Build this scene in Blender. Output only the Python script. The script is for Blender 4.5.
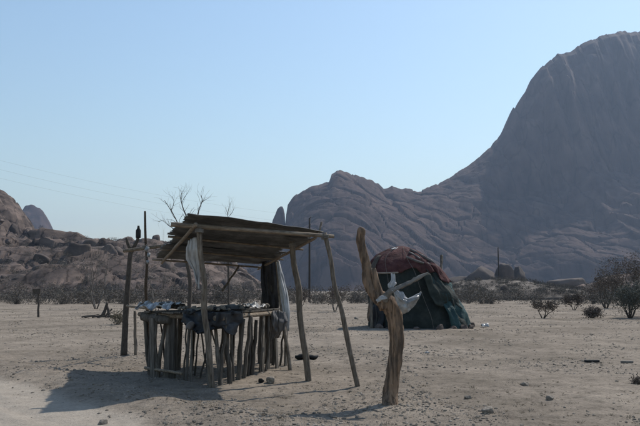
import bpy, math, random
import numpy as np
from mathutils import Vector

random.seed(7)
rng = np.random.default_rng(11)
scene = bpy.context.scene
for o in list(bpy.data.objects):
    bpy.data.objects.remove(o, do_unlink=True)
col = scene.collection

# ------------------------------------------------------------------ camera
F = 700.0            # focal length in photo pixels (640 wide)
CAMZ = 1.35
HOR = 290.0          # photo row of the horizon
PITCH = math.atan((HOR - 213.0) / F)
cd = bpy.data.cameras.new('camera')
cd.sensor_width = 36.0
cd.lens = 36.0 * F / 640.0
cd.clip_start = 0.1
cd.clip_end = 30000
cam = bpy.data.objects.new('camera', cd)
cam.location = (0, 0, CAMZ)
cam.rotation_euler = (math.radians(90) + PITCH, 0, 0)
col.objects.link(cam)
scene.camera = cam

# ------------------------------------------------------------------ sky + sun
SUN_AZ = math.radians(41)      # from +Y towards +X
SUN_EL = math.radians(50)
w = bpy.data.worlds.new('World')
scene.world = w
w.use_nodes = True
nt = w.node_tree
bg = nt.nodes['Background']
sky = nt.nodes.new('ShaderNodeTexSky')
sky.sky_type = 'NISHITA'
sky.sun_disc = False
sky.sun_elevation = SUN_EL
sky.sun_rotation = SUN_AZ
sky.altitude = 1100
sky.air_density = 2.0
sky.dust_density = 1.6
sky.ozone_density = 4.0
nt.links.new(sky.outputs[0], bg.inputs[0])
bg.inputs[1].default_value = 0.090
sd = bpy.data.lights.new('sun', 'SUN')
sd.energy = 3.0
sd.angle = math.radians(0.53)
sd.color = (1.0, 0.95, 0.87)
sun = bpy.data.objects.new('sun', sd)
sdir = Vector((math.sin(SUN_AZ) * math.cos(SUN_EL), math.cos(SUN_AZ) * math.cos(SUN_EL), math.sin(SUN_EL)))
sun.rotation_euler = (-sdir).to_track_quat('-Z', 'Y').to_euler()
sun.location = (30, 40, 60)
col.objects.link(sun)
scene.view_settings.view_transform = 'Standard'
scene.view_settings.look = 'None'
scene.view_settings.exposure = 0.6
scene.view_settings.gamma = 1.0
scene.view_settings.use_curve_mapping = False

# ------------------------------------------------------------------ geometry of the view
cp, sp = math.cos(PITCH), math.sin(PITCH)
def P(px, py, Y):
    """a measured photo point at a distance of Y metres"""
    u = (px - 320.0) / F; v = (213.0 - py) / F
    dy = cp - v * sp; dz = sp + v * cp
    t = Y / dy
    return Vector((u * t, Y, CAMZ + dz * t))
def G(px, py):
    """a measured photo point lying on the flat ground"""
    u = (px - 320.0) / F; v = (213.0 - py) / F
    dy = cp - v * sp; dz = sp + v * cp
    t = -CAMZ / dz
    return Vector((u * t, dy * t, 0.0))
def GD(py):
    return G(320, py).y

# ------------------------------------------------------------------ noise
PERM = rng.random((256, 256))
def vn(x, y, seed=0):
    x = np.asarray(x, float) + seed * 17.31; y = np.asarray(y, float) + seed * 9.17
    xi = np.floor(x).astype(int); yi = np.floor(y).astype(int)
    fx = x - xi; fy = y - yi
    fx = fx * fx * fx * (fx * (fx * 6 - 15) + 10); fy = fy * fy * fy * (fy * (fy * 6 - 15) + 10)
    def h(a, b): return PERM[(a + 57 * seed) & 255, (b + 91 * seed) & 255]
    a = h(xi, yi) * (1 - fx) + h(xi + 1, yi) * fx
    b = h(xi, yi + 1) * (1 - fx) + h(xi + 1, yi + 1) * fx
    return (a * (1 - fy) + b * fy) * 2 - 1
def fbm(x, y, o=4, seed=0, g=0.5):
    s = 0; a = 1; n = 0
    for i in range(o):
        s = s + a * vn(x * 2 ** i, y * 2 ** i, seed + i * 3); n += a; a *= g
    return s / n
def ridged(x, y, o=4, seed=0):
    s = 0; a = 1; n = 0
    for i in range(o):
        s = s + a * (1 - np.abs(vn(x * 2 ** i, y * 2 ** i, seed + i * 3))); n += a; a *= 0.5
    return s / n * 2 - 1
PX = rng.random((256, 256)); PY = rng.random((256, 256)); PR = rng.random((256, 256))
def worley(x, y, seed=0):
    x = np.asarray(x, float); y = np.asarray(y, float)
    xi = np.floor(x).astype(int); yi = np.floor(y).astype(int)
    best = np.full(x.shape, 9.0); rid = np.zeros(x.shape)
    for dx in (-1, 0, 1):
        for dy in (-1, 0, 1):
            a = (xi + dx + seed * 31) & 255; b = (yi + dy + seed * 13) & 255
            d = np.hypot(xi + dx + PX[a, b] - x, yi + dy + PY[a, b] - y)
            m = d < best
            best = np.where(m, d, best); rid = np.where(m, PR[a, b], rid)
    return best, rid
def blocks(x, y, seed=0, tilt=.6):
    """broken slabs: every cell a tilted plane of its own, with joints between"""
    x = np.asarray(x, float); y = np.asarray(y, float)
    xi = np.floor(x).astype(int); yi = np.floor(y).astype(int)
    b1 = np.full(x.shape, 9.0); b2 = np.full(x.shape, 9.0); val = np.zeros(x.shape)
    for dx in (-1, 0, 1):
        for dy in (-1, 0, 1):
            a = (xi + dx + seed * 31) & 255; b = (yi + dy + seed * 13) & 255
            ex = x - (xi + dx + PX[a, b]); ey = y - (yi + dy + PY[a, b])
            d = np.maximum(np.hypot(ex, ey), .9 * (abs(ex) + abs(ey)) * .75)
            v = (PR[a, b] - .5) + tilt * ((PR[(a + 7) & 255, b] - .5) * ex + (PR[a, (b + 5) & 255] - .35) * ey)
            m = d < b1
            b2 = np.where(m, b1, np.minimum(b2, d)); val = np.where(m, v, val); b1 = np.where(m, d, b1)
    return val - .5 * (1 - sstep(0, .16, b2 - b1))
def sstep(a, b, x):
    t = np.clip((np.asarray(x, float) - a) / (b - a), 0, 1)
    return t * t * (3 - 2 * t)

# ------------------------------------------------------------------ objects
def tag(o, label=None, cat=None, group=None, kind=None):
    if label: o['label'] = label
    if cat: o['category'] = cat
    if group: o['group'] = group
    if kind: o['kind'] = kind
    return o
def empty(name, loc):
    o = bpy.data.objects.new(name, None)
    o.empty_display_size = 0.2
    o.location = loc
    col.objects.link(o)
    return o
def mesh_np(name, V, Fq, smooth=True):
    V = np.asarray(V, dtype=np.float32); Fq = np.asarray(Fq, dtype=np.int32)
    me = bpy.data.meshes.new(name)
    n, k = Fq.shape
    me.vertices.add(len(V)); me.vertices.foreach_set('co', V.ravel())
    me.loops.add(n * k); me.loops.foreach_set('vertex_index', Fq.ravel())
    me.polygons.add(n)
    me.polygons.foreach_set('loop_start', np.arange(0, n * k, k, dtype=np.int32))
    me.polygons.foreach_set('loop_total', np.full(n, k, dtype=np.int32))
    me.polygons.foreach_set('use_smooth', np.full(n, smooth, dtype=bool))
    me.update(calc_edges=True)
    return me
def link(name, me, mat, parent=None, loc=None):
    o = bpy.data.objects.new(name, me)
    if mat is not None and len(me.materials) == 0: me.materials.append(mat)
    col.objects.link(o)
    if parent: o.parent = parent
    if loc is not None: o.location = loc
    return o
class MB:
    """collects world-space geometry; build() links it as one mesh local to its base"""
    def __init__(s): s.v = []; s.f = []
    def add(s, vs, fs):
        b = len(s.v); s.v += [tuple(p) for p in vs]; s.f += [tuple(i + b for i in f) for f in fs]
    def tube(s, pts, rad, n=8, rough=0.06, sub=3, seed=0, cap=True):
        r = random.Random(seed)
        pts = [Vector(p) for p in pts]
        if sub > 1 and len(pts) > 2:
            q = []; rr = []
            for i in range(len(pts) - 1):
                p0 = pts[max(i - 1, 0)]; p1 = pts[i]; p2 = pts[i + 1]; p3 = pts[min(i + 2, len(pts) - 1)]
                for k in range(sub):
                    t = k / sub
                    q.append(0.5 * ((2 * p1) + (p2 - p0) * t + (2 * p0 - 5 * p1 + 4 * p2 - p3) * t * t + (3 * p1 - p0 - 3 * p2 + p3) * t ** 3))
                    rr.append(rad[i] * (1 - t) + rad[i + 1] * t)
            q.append(pts[-1]); rr.append(rad[-1]); pts, rad = q, rr
        base = len(s.v)
        up = None
        prof = [1 + r.uniform(-rough, rough) * 1.5 for _ in range(n)]
        for i, p in enumerate(pts):
            d = (pts[min(i + 1, len(pts) - 1)] - pts[max(i - 1, 0)])
            d = d.normalized() if d.length > 1e-9 else Vector((0, 0, 1))
            if up is None:
                up = Vector((1, 0, 0)) if abs(d.x) < 0.8 else Vector((0, 1, 0))
            a = (up - d * up.dot(d)).normalized(); up = a
            b = d.cross(a)
            for k in range(n):
                th = 2 * math.pi * k / n
                R = rad[i] * prof[k] * (1 + r.uniform(-rough, rough))
                s.v.append(tuple(p + a * (math.cos(th) * R) + b * (math.sin(th) * R)))
        m = len(pts)
        for i in range(m - 1):
            for k in range(n):
                k2 = (k + 1) % n
                s.f.append((base + i * n + k, base + i * n + k2, base + (i + 1) * n + k2, base + (i + 1) * n + k))
        if cap:
            s.f.append(tuple(base + k for k in reversed(range(n))))
            s.f.append(tuple(base + (m - 1) * n + k for k in range(n)))
        return s
    def box(s, c, ax, ay, az):
        """centre and three half-axis vectors"""
        c, ax, ay, az = map(Vector, (c, ax, ay, az))
        vs = [c + ax * i + ay * j + az * k for k in (-1, 1) for j in (-1, 1) for i in (-1, 1)]
        s.add(vs, [(0, 2, 3, 1), (4, 5, 7, 6), (0, 1, 5, 4), (2, 6, 7, 3), (0, 4, 6, 2), (1, 3, 7, 5)])
        return s
    def build(s, name, mat, parent=None, loc=None, smooth=True):
        if loc is None: loc = parent.location.copy() if parent else Vector(s.v[0])
        loc = Vector(loc)
        me = bpy.data.meshes.new(name)
        me.from_pydata([(p[0] - loc.x, p[1] - loc.y, p[2] - loc.z) for p in s.v], [], s.f)
        if smooth:
            me.polygons.foreach_set('use_smooth', [True] * len(me.polygons))
        me.update()
        return link(name, me, mat, parent, None if parent else loc)

# ------------------------------------------------------------------ materials
def mat(name, cols, scale=5.0, rough=0.9, detail=8, stretch=(1, 1, 1), bump=0.3, bdist=0.02, pos=(0.3, 0.7), coord='Object', spec=0.2, extra=None):
    m = bpy.data.materials.new(name); m.use_nodes = True
    t = m.node_tree; b = t.nodes['Principled BSDF']
    b.inputs['Roughness'].default_value = rough
    b.inputs['Specular IOR Level'].default_value = spec
    tc = t.nodes.new('ShaderNodeTexCoord'); mp = t.nodes.new('ShaderNodeMapping')
    mp.inputs['Scale'].default_value = stretch
    t.links.new(tc.outputs[coord], mp.inputs[0])
    no = t.nodes.new('ShaderNodeTexNoise'); no.inputs['Scale'].default_value = scale; no.inputs['Detail'].default_value = detail
    no.inputs['Roughness'].default_value = 0.65
    t.links.new(mp.outputs[0], no.inputs[0])
    r = t.nodes.new('ShaderNodeValToRGB')
    els = r.color_ramp.elements
    n = len(cols)
    while len(els) < n: els.new(0.5)
    for i, c in enumerate(cols):
        els[i].position = pos[0] + (pos[1] - pos[0]) * i / max(n - 1, 1)
        els[i].color = (*c, 1)
    t.links.new(no.outputs[0], r.inputs[0])
    t.links.new(r.outputs[0], b.inputs['Base Color'])
    if bump:
        bp = t.nodes.new('ShaderNodeBump'); bp.inputs['Strength'].default_value = bump; bp.inputs['Distance'].default_value = bdist
        t.links.new(no.outputs[0], bp.inputs['Height']); t.links.new(bp.outputs[0], b.inputs['Normal'])
    if extra: extra(m, t, b, mp, no, r)
    return m
def vary_obj(amount=0.25):
    """each piece a little lighter or darker than the next"""
    def f(m, t, b, mp, no, r):
        oi = t.nodes.new('ShaderNodeObjectInfo')
        hs = t.nodes.new('ShaderNodeHueSaturation')
        mr = t.nodes.new('ShaderNodeMapRange'); mr.inputs[3].default_value = 1 - amount; mr.inputs[4].default_value = 1 + amount
        t.links.new(oi.outputs['Random'], mr.inputs[0]); t.links.new(mr.outputs[0], hs.inputs['Value'])
        t.links.new(r.outputs[0], hs.inputs['Color']); t.links.new(hs.outputs[0], b.inputs['Base Color'])
    return f
M = {}
M['wood'] = mat('weathered_wood', [(.05, .04, .032), (.14, .115, .09), (.24, .205, .17)], 9, stretch=(4, 4, .6), bump=.6, extra=vary_obj(.35))
M['wood_h'] = mat('weathered_beam', [(.06, .047, .036), (.17, .135, .1), (.27, .22, .17)], 9, stretch=(.6, 4, 4), bump=.6, extra=vary_obj(.25))
M['slat'] = mat('split_stake', [(.035, .03, .026), (.095, .083, .07), (.19, .17, .147)], 8, stretch=(5, 5, .5), bump=.6, extra=vary_obj(.45))
def cracks(m, t, b, mp, no, r):
    vo = t.nodes.new('ShaderNodeTexNoise'); vo.inputs['Scale'].default_value = 7; vo.inputs['Detail'].default_value = 5
    m2 = t.nodes.new('ShaderNodeMapping'); m2.inputs['Scale'].default_value = (5, 5, .35)
    tc = t.nodes.new('ShaderNodeTexCoord'); t.links.new(tc.outputs['Object'], m2.inputs[0]); t.links.new(m2.outputs[0], vo.inputs[0])
    rp = t.nodes.new('ShaderNodeValToRGB'); e = rp.color_ramp.elements
    e[0].position = .38; e[0].color = (.25, .25, .25, 1); e[1].position = .5; e[1].color = (1, 1, 1, 1)
    t.links.new(vo.outputs[0], rp.inputs[0])
    x = t.nodes.new('ShaderNodeMix'); x.data_type = 'RGBA'; x.blend_type = 'MULTIPLY'; x.inputs[0].default_value = .55
    t.links.new(r.outputs[0], x.inputs[6]); t.links.new(rp.outputs[0], x.inputs[7]); t.links.new(x.outputs[2], b.inputs['Base Color'])
    b2 = t.nodes.new('ShaderNodeBump'); b2.inputs['Strength'].default_value = .8; b2.inputs['Distance'].default_value = .03
    old = b.inputs['Normal'].links[0].from_socket
    t.links.new(rp.outputs[0], b2.inputs['Height']); t.links.new(old, b2.inputs['Normal']); t.links.new(b2.outputs[0], b.inputs['Normal'])
M['trunk'] = mat('bare_trunk', [(.085, .065, .05), (.17, .122, .088), (.25, .165, .108), (.32, .24, .172)], 5, stretch=(3, 3, .7), bump=.7, bdist=.03, pos=(.3, .72), extra=cracks)
M['limb'] = mat('dry_limb', [(.11, .10, .088), (.24, .22, .195)], 9, bump=.6)
M['tin'] = mat('rusty_tin', [(.035, .035, .034), (.078, .078, .074), (.17, .17, .165)], 2.5, rough=.75, detail=10, bump=.15, spec=.3, extra=vary_obj(.2))
M['white_cloth'] = mat('white_cloth', [(.26, .255, .25), (.52, .51, .50)], 4, bump=.3)
M['plastic'] = mat('clear_white_plastic', [(.11, .108, .105), (.42, .41, .40)], 9, rough=.3, bump=.5, spec=.5)
M['navy'] = mat('dark_blue_tarp', [(.008, .009, .011), (.022, .024, .028)], 6, rough=.6, bump=.3)
M['dark_cloth'] = mat('dark_cloth', [(.02, .019, .02), (.055, .05, .048)], 6, bump=.3)
M['sack'] = mat('grey_sack', [(.09, .085, .085), (.17, .16, .155)], 8, bump=.4)
M['maroon'] = mat('maroon_blanket', [(.032, .016, .016), (.07, .027, .027), (.11, .053, .048)], 3.0, bump=.9, bdist=.12)
M['green_net'] = mat('dark_green_tarp', [(.006, .009, .008), (.016, .021, .018), (.035, .04, .034)], 2.2, rough=.8, bump=.9, bdist=.12)
M['patch'] = mat('grey_green_canvas', [(.012, .016, .014), (.03, .036, .031), (.05, .056, .048)], 2.4, bump=.3)
M['teal'] = mat('teal_tarp', [(.009, .028, .029), (.02, .052, .053), (.038, .075, .072)], 2.5, rough=.6, bump=.9, bdist=.12)
M['black'] = mat('black_rubber', [(.012, .012, .012), (.03, .03, .03)], 8, bump=.2)
M['steel'] = mat('dull_tin_can', [(.10, .10, .10), (.28, .28, .28)], 20, rough=.4, bump=.1, spec=.6)
M['pole'] = mat('creosoted_pole', [(.03, .025, .022), (.06, .05, .042)], 6, stretch=(4, 4, .5))
M['wire'] = mat('wire', [(.05, .05, .05), (.08, .08, .08)], 6, bump=0)
M['bark'] = mat('dark_bark', [(.045, .036, .03), (.10, .085, .07)], 12, stretch=(3, 3, 1), bump=.5)
M['bark_grey'] = mat('grey_twig', [(.07, .06, .055), (.15, .135, .12)], 12, bump=.3)
M['leaf'] = mat('grey_green_leaf', [(.065, .066, .054), (.125, .124, .10)], 3, bump=0)
M['leaf_dry'] = mat('dry_brown_leaf', [(.07, .055, .046), (.14, .11, .088)], 1.2, bump=0)
M['scrub'] = mat('dry_scrub', [(.055, .049, .042), (.105, .09, .075), (.16, .137, .112)], .35, bump=0)
M['straw'] = mat('dry_grass', [(.12, .10, .07), (.26, .21, .145)], 3, bump=0)
M['stone'] = mat('pebble', [(.10, .086, .072), (.19, .162, .132), (.31, .268, .225)], 3.0, detail=3, bump=.2)
M['boulder'] = mat('granite_boulder', [(.045, .036, .031), (.10, .077, .065), (.17, .128, .105)], .5, detail=12, bump=.8, bdist=.15, extra=vary_obj(.3))

def rock_mat(name, cols, s1, streak, bdist, s2, joint=None):
    m = bpy.data.materials.new(name); m.use_nodes = True
    t = m.node_tree; b = t.nodes['Principled BSDF']
    b.inputs['Roughness'].default_value = .95; b.inputs['Specular IOR Level'].default_value = .1
    tc = t.nodes.new('ShaderNodeTexCoord')
    n1 = t.nodes.new('ShaderNodeTexNoise'); n1.inputs['Scale'].default_value = s1; n1.inputs['Detail'].default_value = 12; n1.inputs['Roughness'].default_value = .62
    t.links.new(tc.outputs['Object'], n1.inputs[0])
    mp = t.nodes.new('ShaderNodeMapping'); mp.inputs['Scale'].default_value = streak
    t.links.new(tc.outputs['Object'], mp.inputs[0])
    n2 = t.nodes.new('ShaderNodeTexNoise'); n2.inputs['Scale'].default_value = 1; n2.inputs['Detail'].default_value = 6
    t.links.new(mp.outputs[0], n2.inputs[0])
    mx = t.nodes.new('ShaderNodeMix'); mx.data_type = 'FLOAT'; mx.inputs[0].default_value = .55
    t.links.new(n1.outputs[0], mx.inputs[2]); t.links.new(n2.outputs[0], mx.inputs[3])
    r = t.nodes.new('ShaderNodeValToRGB'); e = r.color_ramp.elements
    while len(e) < len(cols): e.new(.5)
    for i, c in enumerate(cols): e[i].position = .36 + .28 * i / (len(cols) - 1); e[i].color = (*c, 1)
    t.links.new(mx.outputs[0], r.inputs[0]); t.links.new(r.outputs[0], b.inputs['Base Color'])
    if joint:                    # dark weathered joints between the granite slabs
        m3 = t.nodes.new('ShaderNodeMapping'); m3.inputs['Scale'].default_value = joint
        nz = t.nodes.new('ShaderNodeTexNoise'); nz.inputs['Scale'].default_value = 1.3; nz.inputs['Detail'].default_value = 4
        t.links.new(tc.outputs['Object'], m3.inputs[0]); t.links.new(m3.outputs[0], nz.inputs[0])
        va = t.nodes.new('ShaderNodeVectorMath'); va.operation = 'MULTIPLY_ADD'; va.inputs[1].default_value = (.9, .9, .9)
        t.links.new(nz.outputs['Color'], va.inputs[0]); t.links.new(m3.outputs[0], va.inputs[2])
        vo = t.nodes.new('ShaderNodeTexVoronoi'); vo.feature = 'DISTANCE_TO_EDGE'; vo.inputs['Scale'].default_value = 1
        t.links.new(va.outputs[0], vo.inputs['Vector'])
        mr = t.nodes.new('ShaderNodeMapRange'); mr.inputs[1].default_value = 0; mr.inputs[2].default_value = .05; mr.inputs[3].default_value = .35 if joint[2] > .1 else .62; mr.inputs[4].default_value = 1
        t.links.new(vo.outputs['Distance'], mr.inputs[0])
        xx = t.nodes.new('ShaderNodeMix'); xx.data_type = 'RGBA'; xx.blend_type = 'MULTIPLY'; xx.inputs[0].default_value = 1
        t.links.new(r.outputs[0], xx.inputs[6]); t.links.new(mr.outputs[0], xx.inputs[7]); t.links.new(xx.outputs[2], b.inputs['Base Color'])
    n3 = t.nodes.new('ShaderNodeTexNoise'); n3.inputs['Scale'].default_value = s2; n3.inputs['Detail'].default_value = 10; n3.inputs['Roughness'].default_value = .7
    t.links.new(tc.outputs['Object'], n3.inputs[0])
    bp = t.nodes.new('ShaderNodeBump'); bp.inputs['Strength'].default_value = .8; bp.inputs['Distance'].default_value = bdist
    t.links.new(n3.outputs[0], bp.inputs['Height']); t.links.new(bp.outputs[0], b.inputs['Normal'])
    return m
M['mountain'] = rock_mat('mountain_granite', [(.038, .024, .022), (.070, .045, .039), (.115, .075, .060)], .012, (.05, .05, .004), 1.2, .05, (.034, .02, .0055))
M['hill'] = rock_mat('hill_granite', [(.045, .036, .032), (.105, .080, .068), (.185, .138, .115)], .09, (.15, .15, .5), .3, .35, (.16, .13, .22))
M['mound'] = rock_mat('mound_granite', [(.05, .042, .036), (.11, .092, .077), (.20, .172, .145)], .12, (.08, .08, .9), .3, .5)

# ground: sandy gravel, with a paler graded road
def ground_mat():
    m = bpy.data.materials.new('sandy_gravel'); m.use_nodes = True
    t = m.node_tree; b = t.nodes['Principled BSDF']
    b.inputs['Roughness'].default_value = 1; b.inputs['Specular IOR Level'].default_value = .05
    tc = t.nodes.new('ShaderNodeTexCoord')
    def noise(s, d, ro=.6):
        n = t.nodes.new('ShaderNodeTexNoise'); n.inputs['Scale'].default_value = s; n.inputs['Detail'].default_value = d; n.inputs['Roughness'].default_value = ro
        t.links.new(tc.outputs['Object'], n.inputs[0]); return n
    def ramp(src, cs):
        r = t.nodes.new('ShaderNodeValToRGB'); e = r.color_ramp.elements
        while len(e) < len(cs): e.new(.5)
        for i, (p, c) in enumerate(cs): e[i].position = p; e[i].color = (*c, 1)
        t.links.new(src, r.inputs[0]); return r
    big = noise(.35, 6); mid = noise(3.2, 8, .7); fine = noise(28, 8, .75)
    c1 = ramp(big.outputs[0], [(.35, (.17, .142, .112)), (.5, (.228, .19, .152)), (.68, (.30, .252, .202))])
    c2 = ramp(mid.outputs[0], [(.3, (.42, .42, .42)), (.47, (.9, .9, .9)), (.7, (1.18, 1.18, 1.18))])
    c3 = ramp(fine.outputs[0], [(.32, (.52, .52, .52)), (.5, (1, 1, 1)), (.7, (1.25, 1.24, 1.22))])
    def mul(a, bb, f=1.0):
        x = t.nodes.new('ShaderNodeMix'); x.data_type = 'RGBA'; x.blend_type = 'MULTIPLY'; x.inputs[0].default_value = f
        t.links.new(a, x.inputs[6]); t.links.new(bb, x.inputs[7]); return x.outputs[2]
    g = mul(mul(c1.outputs[0], c2.outputs[0], .85), c3.outputs[0], .9)
    at = t.nodes.new('ShaderNodeAttribute'); at.attribute_name = 'road'
    rc = ramp(mid.outputs[0], [(.3, (.30, .258, .212)), (.7, (.39, .337, .278))])
    rc2 = mul(rc.outputs[0], c3.outputs[0], .5)
    x = t.nodes.new('ShaderNodeMix'); x.data_type = 'RGBA'
    t.links.new(at.outputs['Fac'], x.inputs[0]); t.links.new(g, x.inputs[6]); t.links.new(rc2, x.inputs[7])
    t.links.new(x.outputs[2], b.inputs['Base Color'])
    ad = t.nodes.new('ShaderNodeMath'); ad.operation = 'MULTIPLY_ADD'; ad.inputs[1].default_value = .35
    t.links.new(fine.outputs[0], ad.inputs[0]); t.links.new(mid.outputs[0], ad.inputs[2])
    bp = t.nodes.new('ShaderNodeBump'); bp.inputs['Strength'].default_value = .8; bp.inputs['Distance'].default_value = .06
    t.links.new(ad.outputs[0], bp.inputs['Height']); t.links.new(bp.outputs[0], b.inputs['Normal'])
    return m
M['ground'] = ground_mat()

# ------------------------------------------------------------------ ground
ROADA = G(0, 375); ROADB = G(170, 424)       # two points on the road's edge
_re = (ROADB - ROADA).normalized()
def road_d(x, y):
    """metres on the road's side of its edge"""
    return -((x - ROADA.x) * (-_re.y) + (y - ROADA.y) * _re.x) + 0.12 * vn(x * 1.3, y * 1.3, 4)
def gz(x, y):
    x = np.asarray(x, float); y = np.asarray(y, float)
    near = 1 - sstep(60, 130, y)
    z = 0.035 * fbm(x * .5, y * .5, 3, 1) + 0.022 * fbm(x * 2.1, y * 2.1, 3, 5) + 0.01 * fbm(x * 8, y * 8, 2, 9)
    d = road_d(x, y)
    flat = sstep(-.1, .4, d)
    z = z * (1 - .75 * flat) * near
    z = z + 0.07 * np.exp(-((d + .55) / .42) ** 2) * (1 + .8 * fbm(x * 1.7, y * 1.7, 3, 21)) - 0.03 * flat
    for c_ in (.75, 1.15, 2.3):                     # wheel ruts
        z = z - 0.016 * np.exp(-((d - c_) / .11) ** 2) * (1 + .5 * vn(x * 1.1, y * 1.1, 14))
    return z
def gz1(x, y): return float(gz(np.array([x]), np.array([y]))[0])
def onG(px, py, dz=0.0):
    p = G(px, py); p.z = gz1(p.x, p.y) + dz; return p

def axis(segs):
    a = []
    for lo, hi, n in segs: a.append(np.linspace(lo, hi, n, endpoint=False))
    return np.concatenate(a + [np.array([segs[-1][1]])])
gx = axis([(-5000, -600, 10), (-600, -80, 26), (-80, -16, 64), (-16, -6, 130), (-6, 5, 240), (5, 16, 130), (16, 80, 64), (80, 600, 26), (600, 5000, 10)])
gy = axis([(-600, -5, 20), (-5, 5.5, 40), (5.5, 13, 240), (13, 25, 170), (25, 60, 140), (60, 140, 60), (140, 700, 30), (700, 6000, 12)])
X, Y = np.meshgrid(gx, gy)
Z = gz(X, Y)
def grid_faces(ny, nx):
    i = np.arange(ny * nx).reshape(ny, nx)
    return np.stack([i[:-1, :-1], i[:-1, 1:], i[1:, 1:], i[1:, :-1]], -1).reshape(-1, 4)
me = mesh_np('ground', np.stack([X, Y, Z], -1).reshape(-1, 3), grid_faces(*X.shape))
at = me.attributes.new('road', 'FLOAT', 'POINT')
rd = sstep(-.05, .22, road_d(X, Y)).ravel().astype(np.float32)
at.data.foreach_set('value', rd)
tag(link('ground', me, M['ground']), kind='structure')

# ------------------------------------------------------------------ mountains
def silhouette(pts, depth):
    """photo outline -> ridge heights over world x; depth(px) metres"""
    W = [P(px, py, depth(px)) for px, py in pts]
    return np.array([q.x for q in W]), np.array([q.z for q in W]), np.array([q.y for q in W])
main = [(120, 296), (190, 280), (220, 269), (240, 262), (255, 257), (270, 250), (281, 241), (285, 228), (287, 206), (293, 197), (303, 190), (318, 185), (329, 181), (332, 173), (337, 169),
        (345, 171), (360, 177), (378, 183), (384, 189), (392, 186), (400, 188), (412, 189), (418, 191), (430, 187), (440, 183), (452, 176), (468, 165),
        (480, 156), (492, 145), (498, 139), (507, 122), (514, 110), (513.5, 107), (521, 99), (527, 90), (532, 78), (540, 68), (550, 60), (557, 54),
        (571, 51), (578, 45), (586, 41), (597, 38), (605, 34), (617, 32), (640, 31), (675, 33), (720, 46), (780, 84), (850, 135), (950, 195), (1100, 262), (1200, 290)]
dep = lambda px: float(np.interp(px, [120, 290, 400, 440, 640, 1200], [1000, 1050, 1130, 1180, 1330, 1400]))
sx, sz, sy = silhouette(main, dep)
o_ = np.argsort(sx); sx, sz, sy = sx[o_], sz[o_], sy[o_]
mx = axis([(sx[0] + 5, -120, 60), (-120, 760, 420), (760, sx[-1] - 5, 60)])
tt = axis([(0, 1, 300), (1, 1.25, 30), (1.25, 2.3, 24)])
X, T = np.meshgrid(mx, tt)
H = np.interp(X, sx, sz); YR = np.interp(X, sx, sy)
Hs = sum(np.interp(X + d_, sx, sz) * math.exp(-(d_ / 28.0) ** 2 / 2) for d_ in range(-70, 71, 7)) / sum(math.exp(-(d_ / 28.0) ** 2 / 2) for d_ in range(-70, 71, 7))
H = Hs + (H - Hs) * sstep(.7, 1, T)             # the skyline's steps fade out down the face
H = H + (2.4 * blocks(X / 17, X * 0 + .5, 21, .9) * sstep(40, 120, H) + 1.3 * fbm(X / 6, X * 0, 3, 22)) * sstep(.88, 1, T)
wide = H / math.tan(math.radians(40)) * 1.0 + 40
pxx = 320 + X / YR * F
cl = sstep(420, 560, pxx)                                   # how far the upper face is a wall
wide = wide * (1 - .32 * cl)
Tw = T + .05 * fbm(X / 110, T * 2.5, 2, 3) * sstep(0, .15, T) * (1 - sstep(.75, 1, T)) + .010 * fbm(X / 25, T * 8, 3, 8) * sstep(0, .15, T) * (1 - sstep(.85, 1, T))
lin = np.clip(Tw, 0, 1)
round_ = np.sin(np.clip(Tw, 0, 1) * math.pi / 2) * .35 + lin * .65
wall = np.interp(Tw, [0, .30, .52, .66, .80, .90, .96, 1.0], [0, .17, .33, .43, .72, .90, .975, 1.0])
p = round_ * (1 - cl) + wall * cl
back = 1 - .9 * sstep(1.0, 2.3, T) - .1 * (T - 1)
p = np.where(T > 1, back, p)
Yw = YR - wide + T * wide
fm = sstep(0, .12, T)
# spurs and gullies on the apron, slabs and joints above
Zm = H * p
spur = ridged(X / 120 + .55 * T * wide / 120, Yw / 170, 2, 12)
Zm = Zm + spur * 13 * sstep(.02, .25, T) * (1 - sstep(.6, .9, T)) * (.35 + .65 * sstep(60, 250, H))
Zm = Zm + fbm(X / 30, Yw / 30, 3, 30) * 1.8 * sstep(.02, .2, T) * (1 - .75 * sstep(.9, 1, T))
bk = blocks(X / 70 + .4 * vn(X / 30, Yw / 30, 2), Yw / 26 + X / 90 + .3 * vn(X / 25, Yw / 25, 6), 3, .9) + .28 * blocks(X / 24, Yw / 12 + X / 40, 5, .9)
Zm = Zm + bk * 8 * sstep(.02, .15, T) * (1 - sstep(.86, .98, T))
Zm = Zm + fbm(X / 5, Yw / 5, 3, 33) * .7 * fm
# vertical flutes push the wall in and out
flute = fbm(X / 18, Zm / 160, 4, 40) * 12 * sstep(.45, .65, T) * (1 - sstep(.93, 1, T)) * cl
Yw = Yw + flute
Zm = Zm * fm - 2 * (1 - fm) - (1 - sstep(0, .03, T)) * 5
me = mesh_np('mountain', np.stack([X, Yw, Zm], -1).reshape(-1, 3), grid_faces(*X.shape))
me.set_sharp_from_angle(angle=math.radians(28))
tag(link('mountain', me, M['mountain']), kind='structure')

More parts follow.
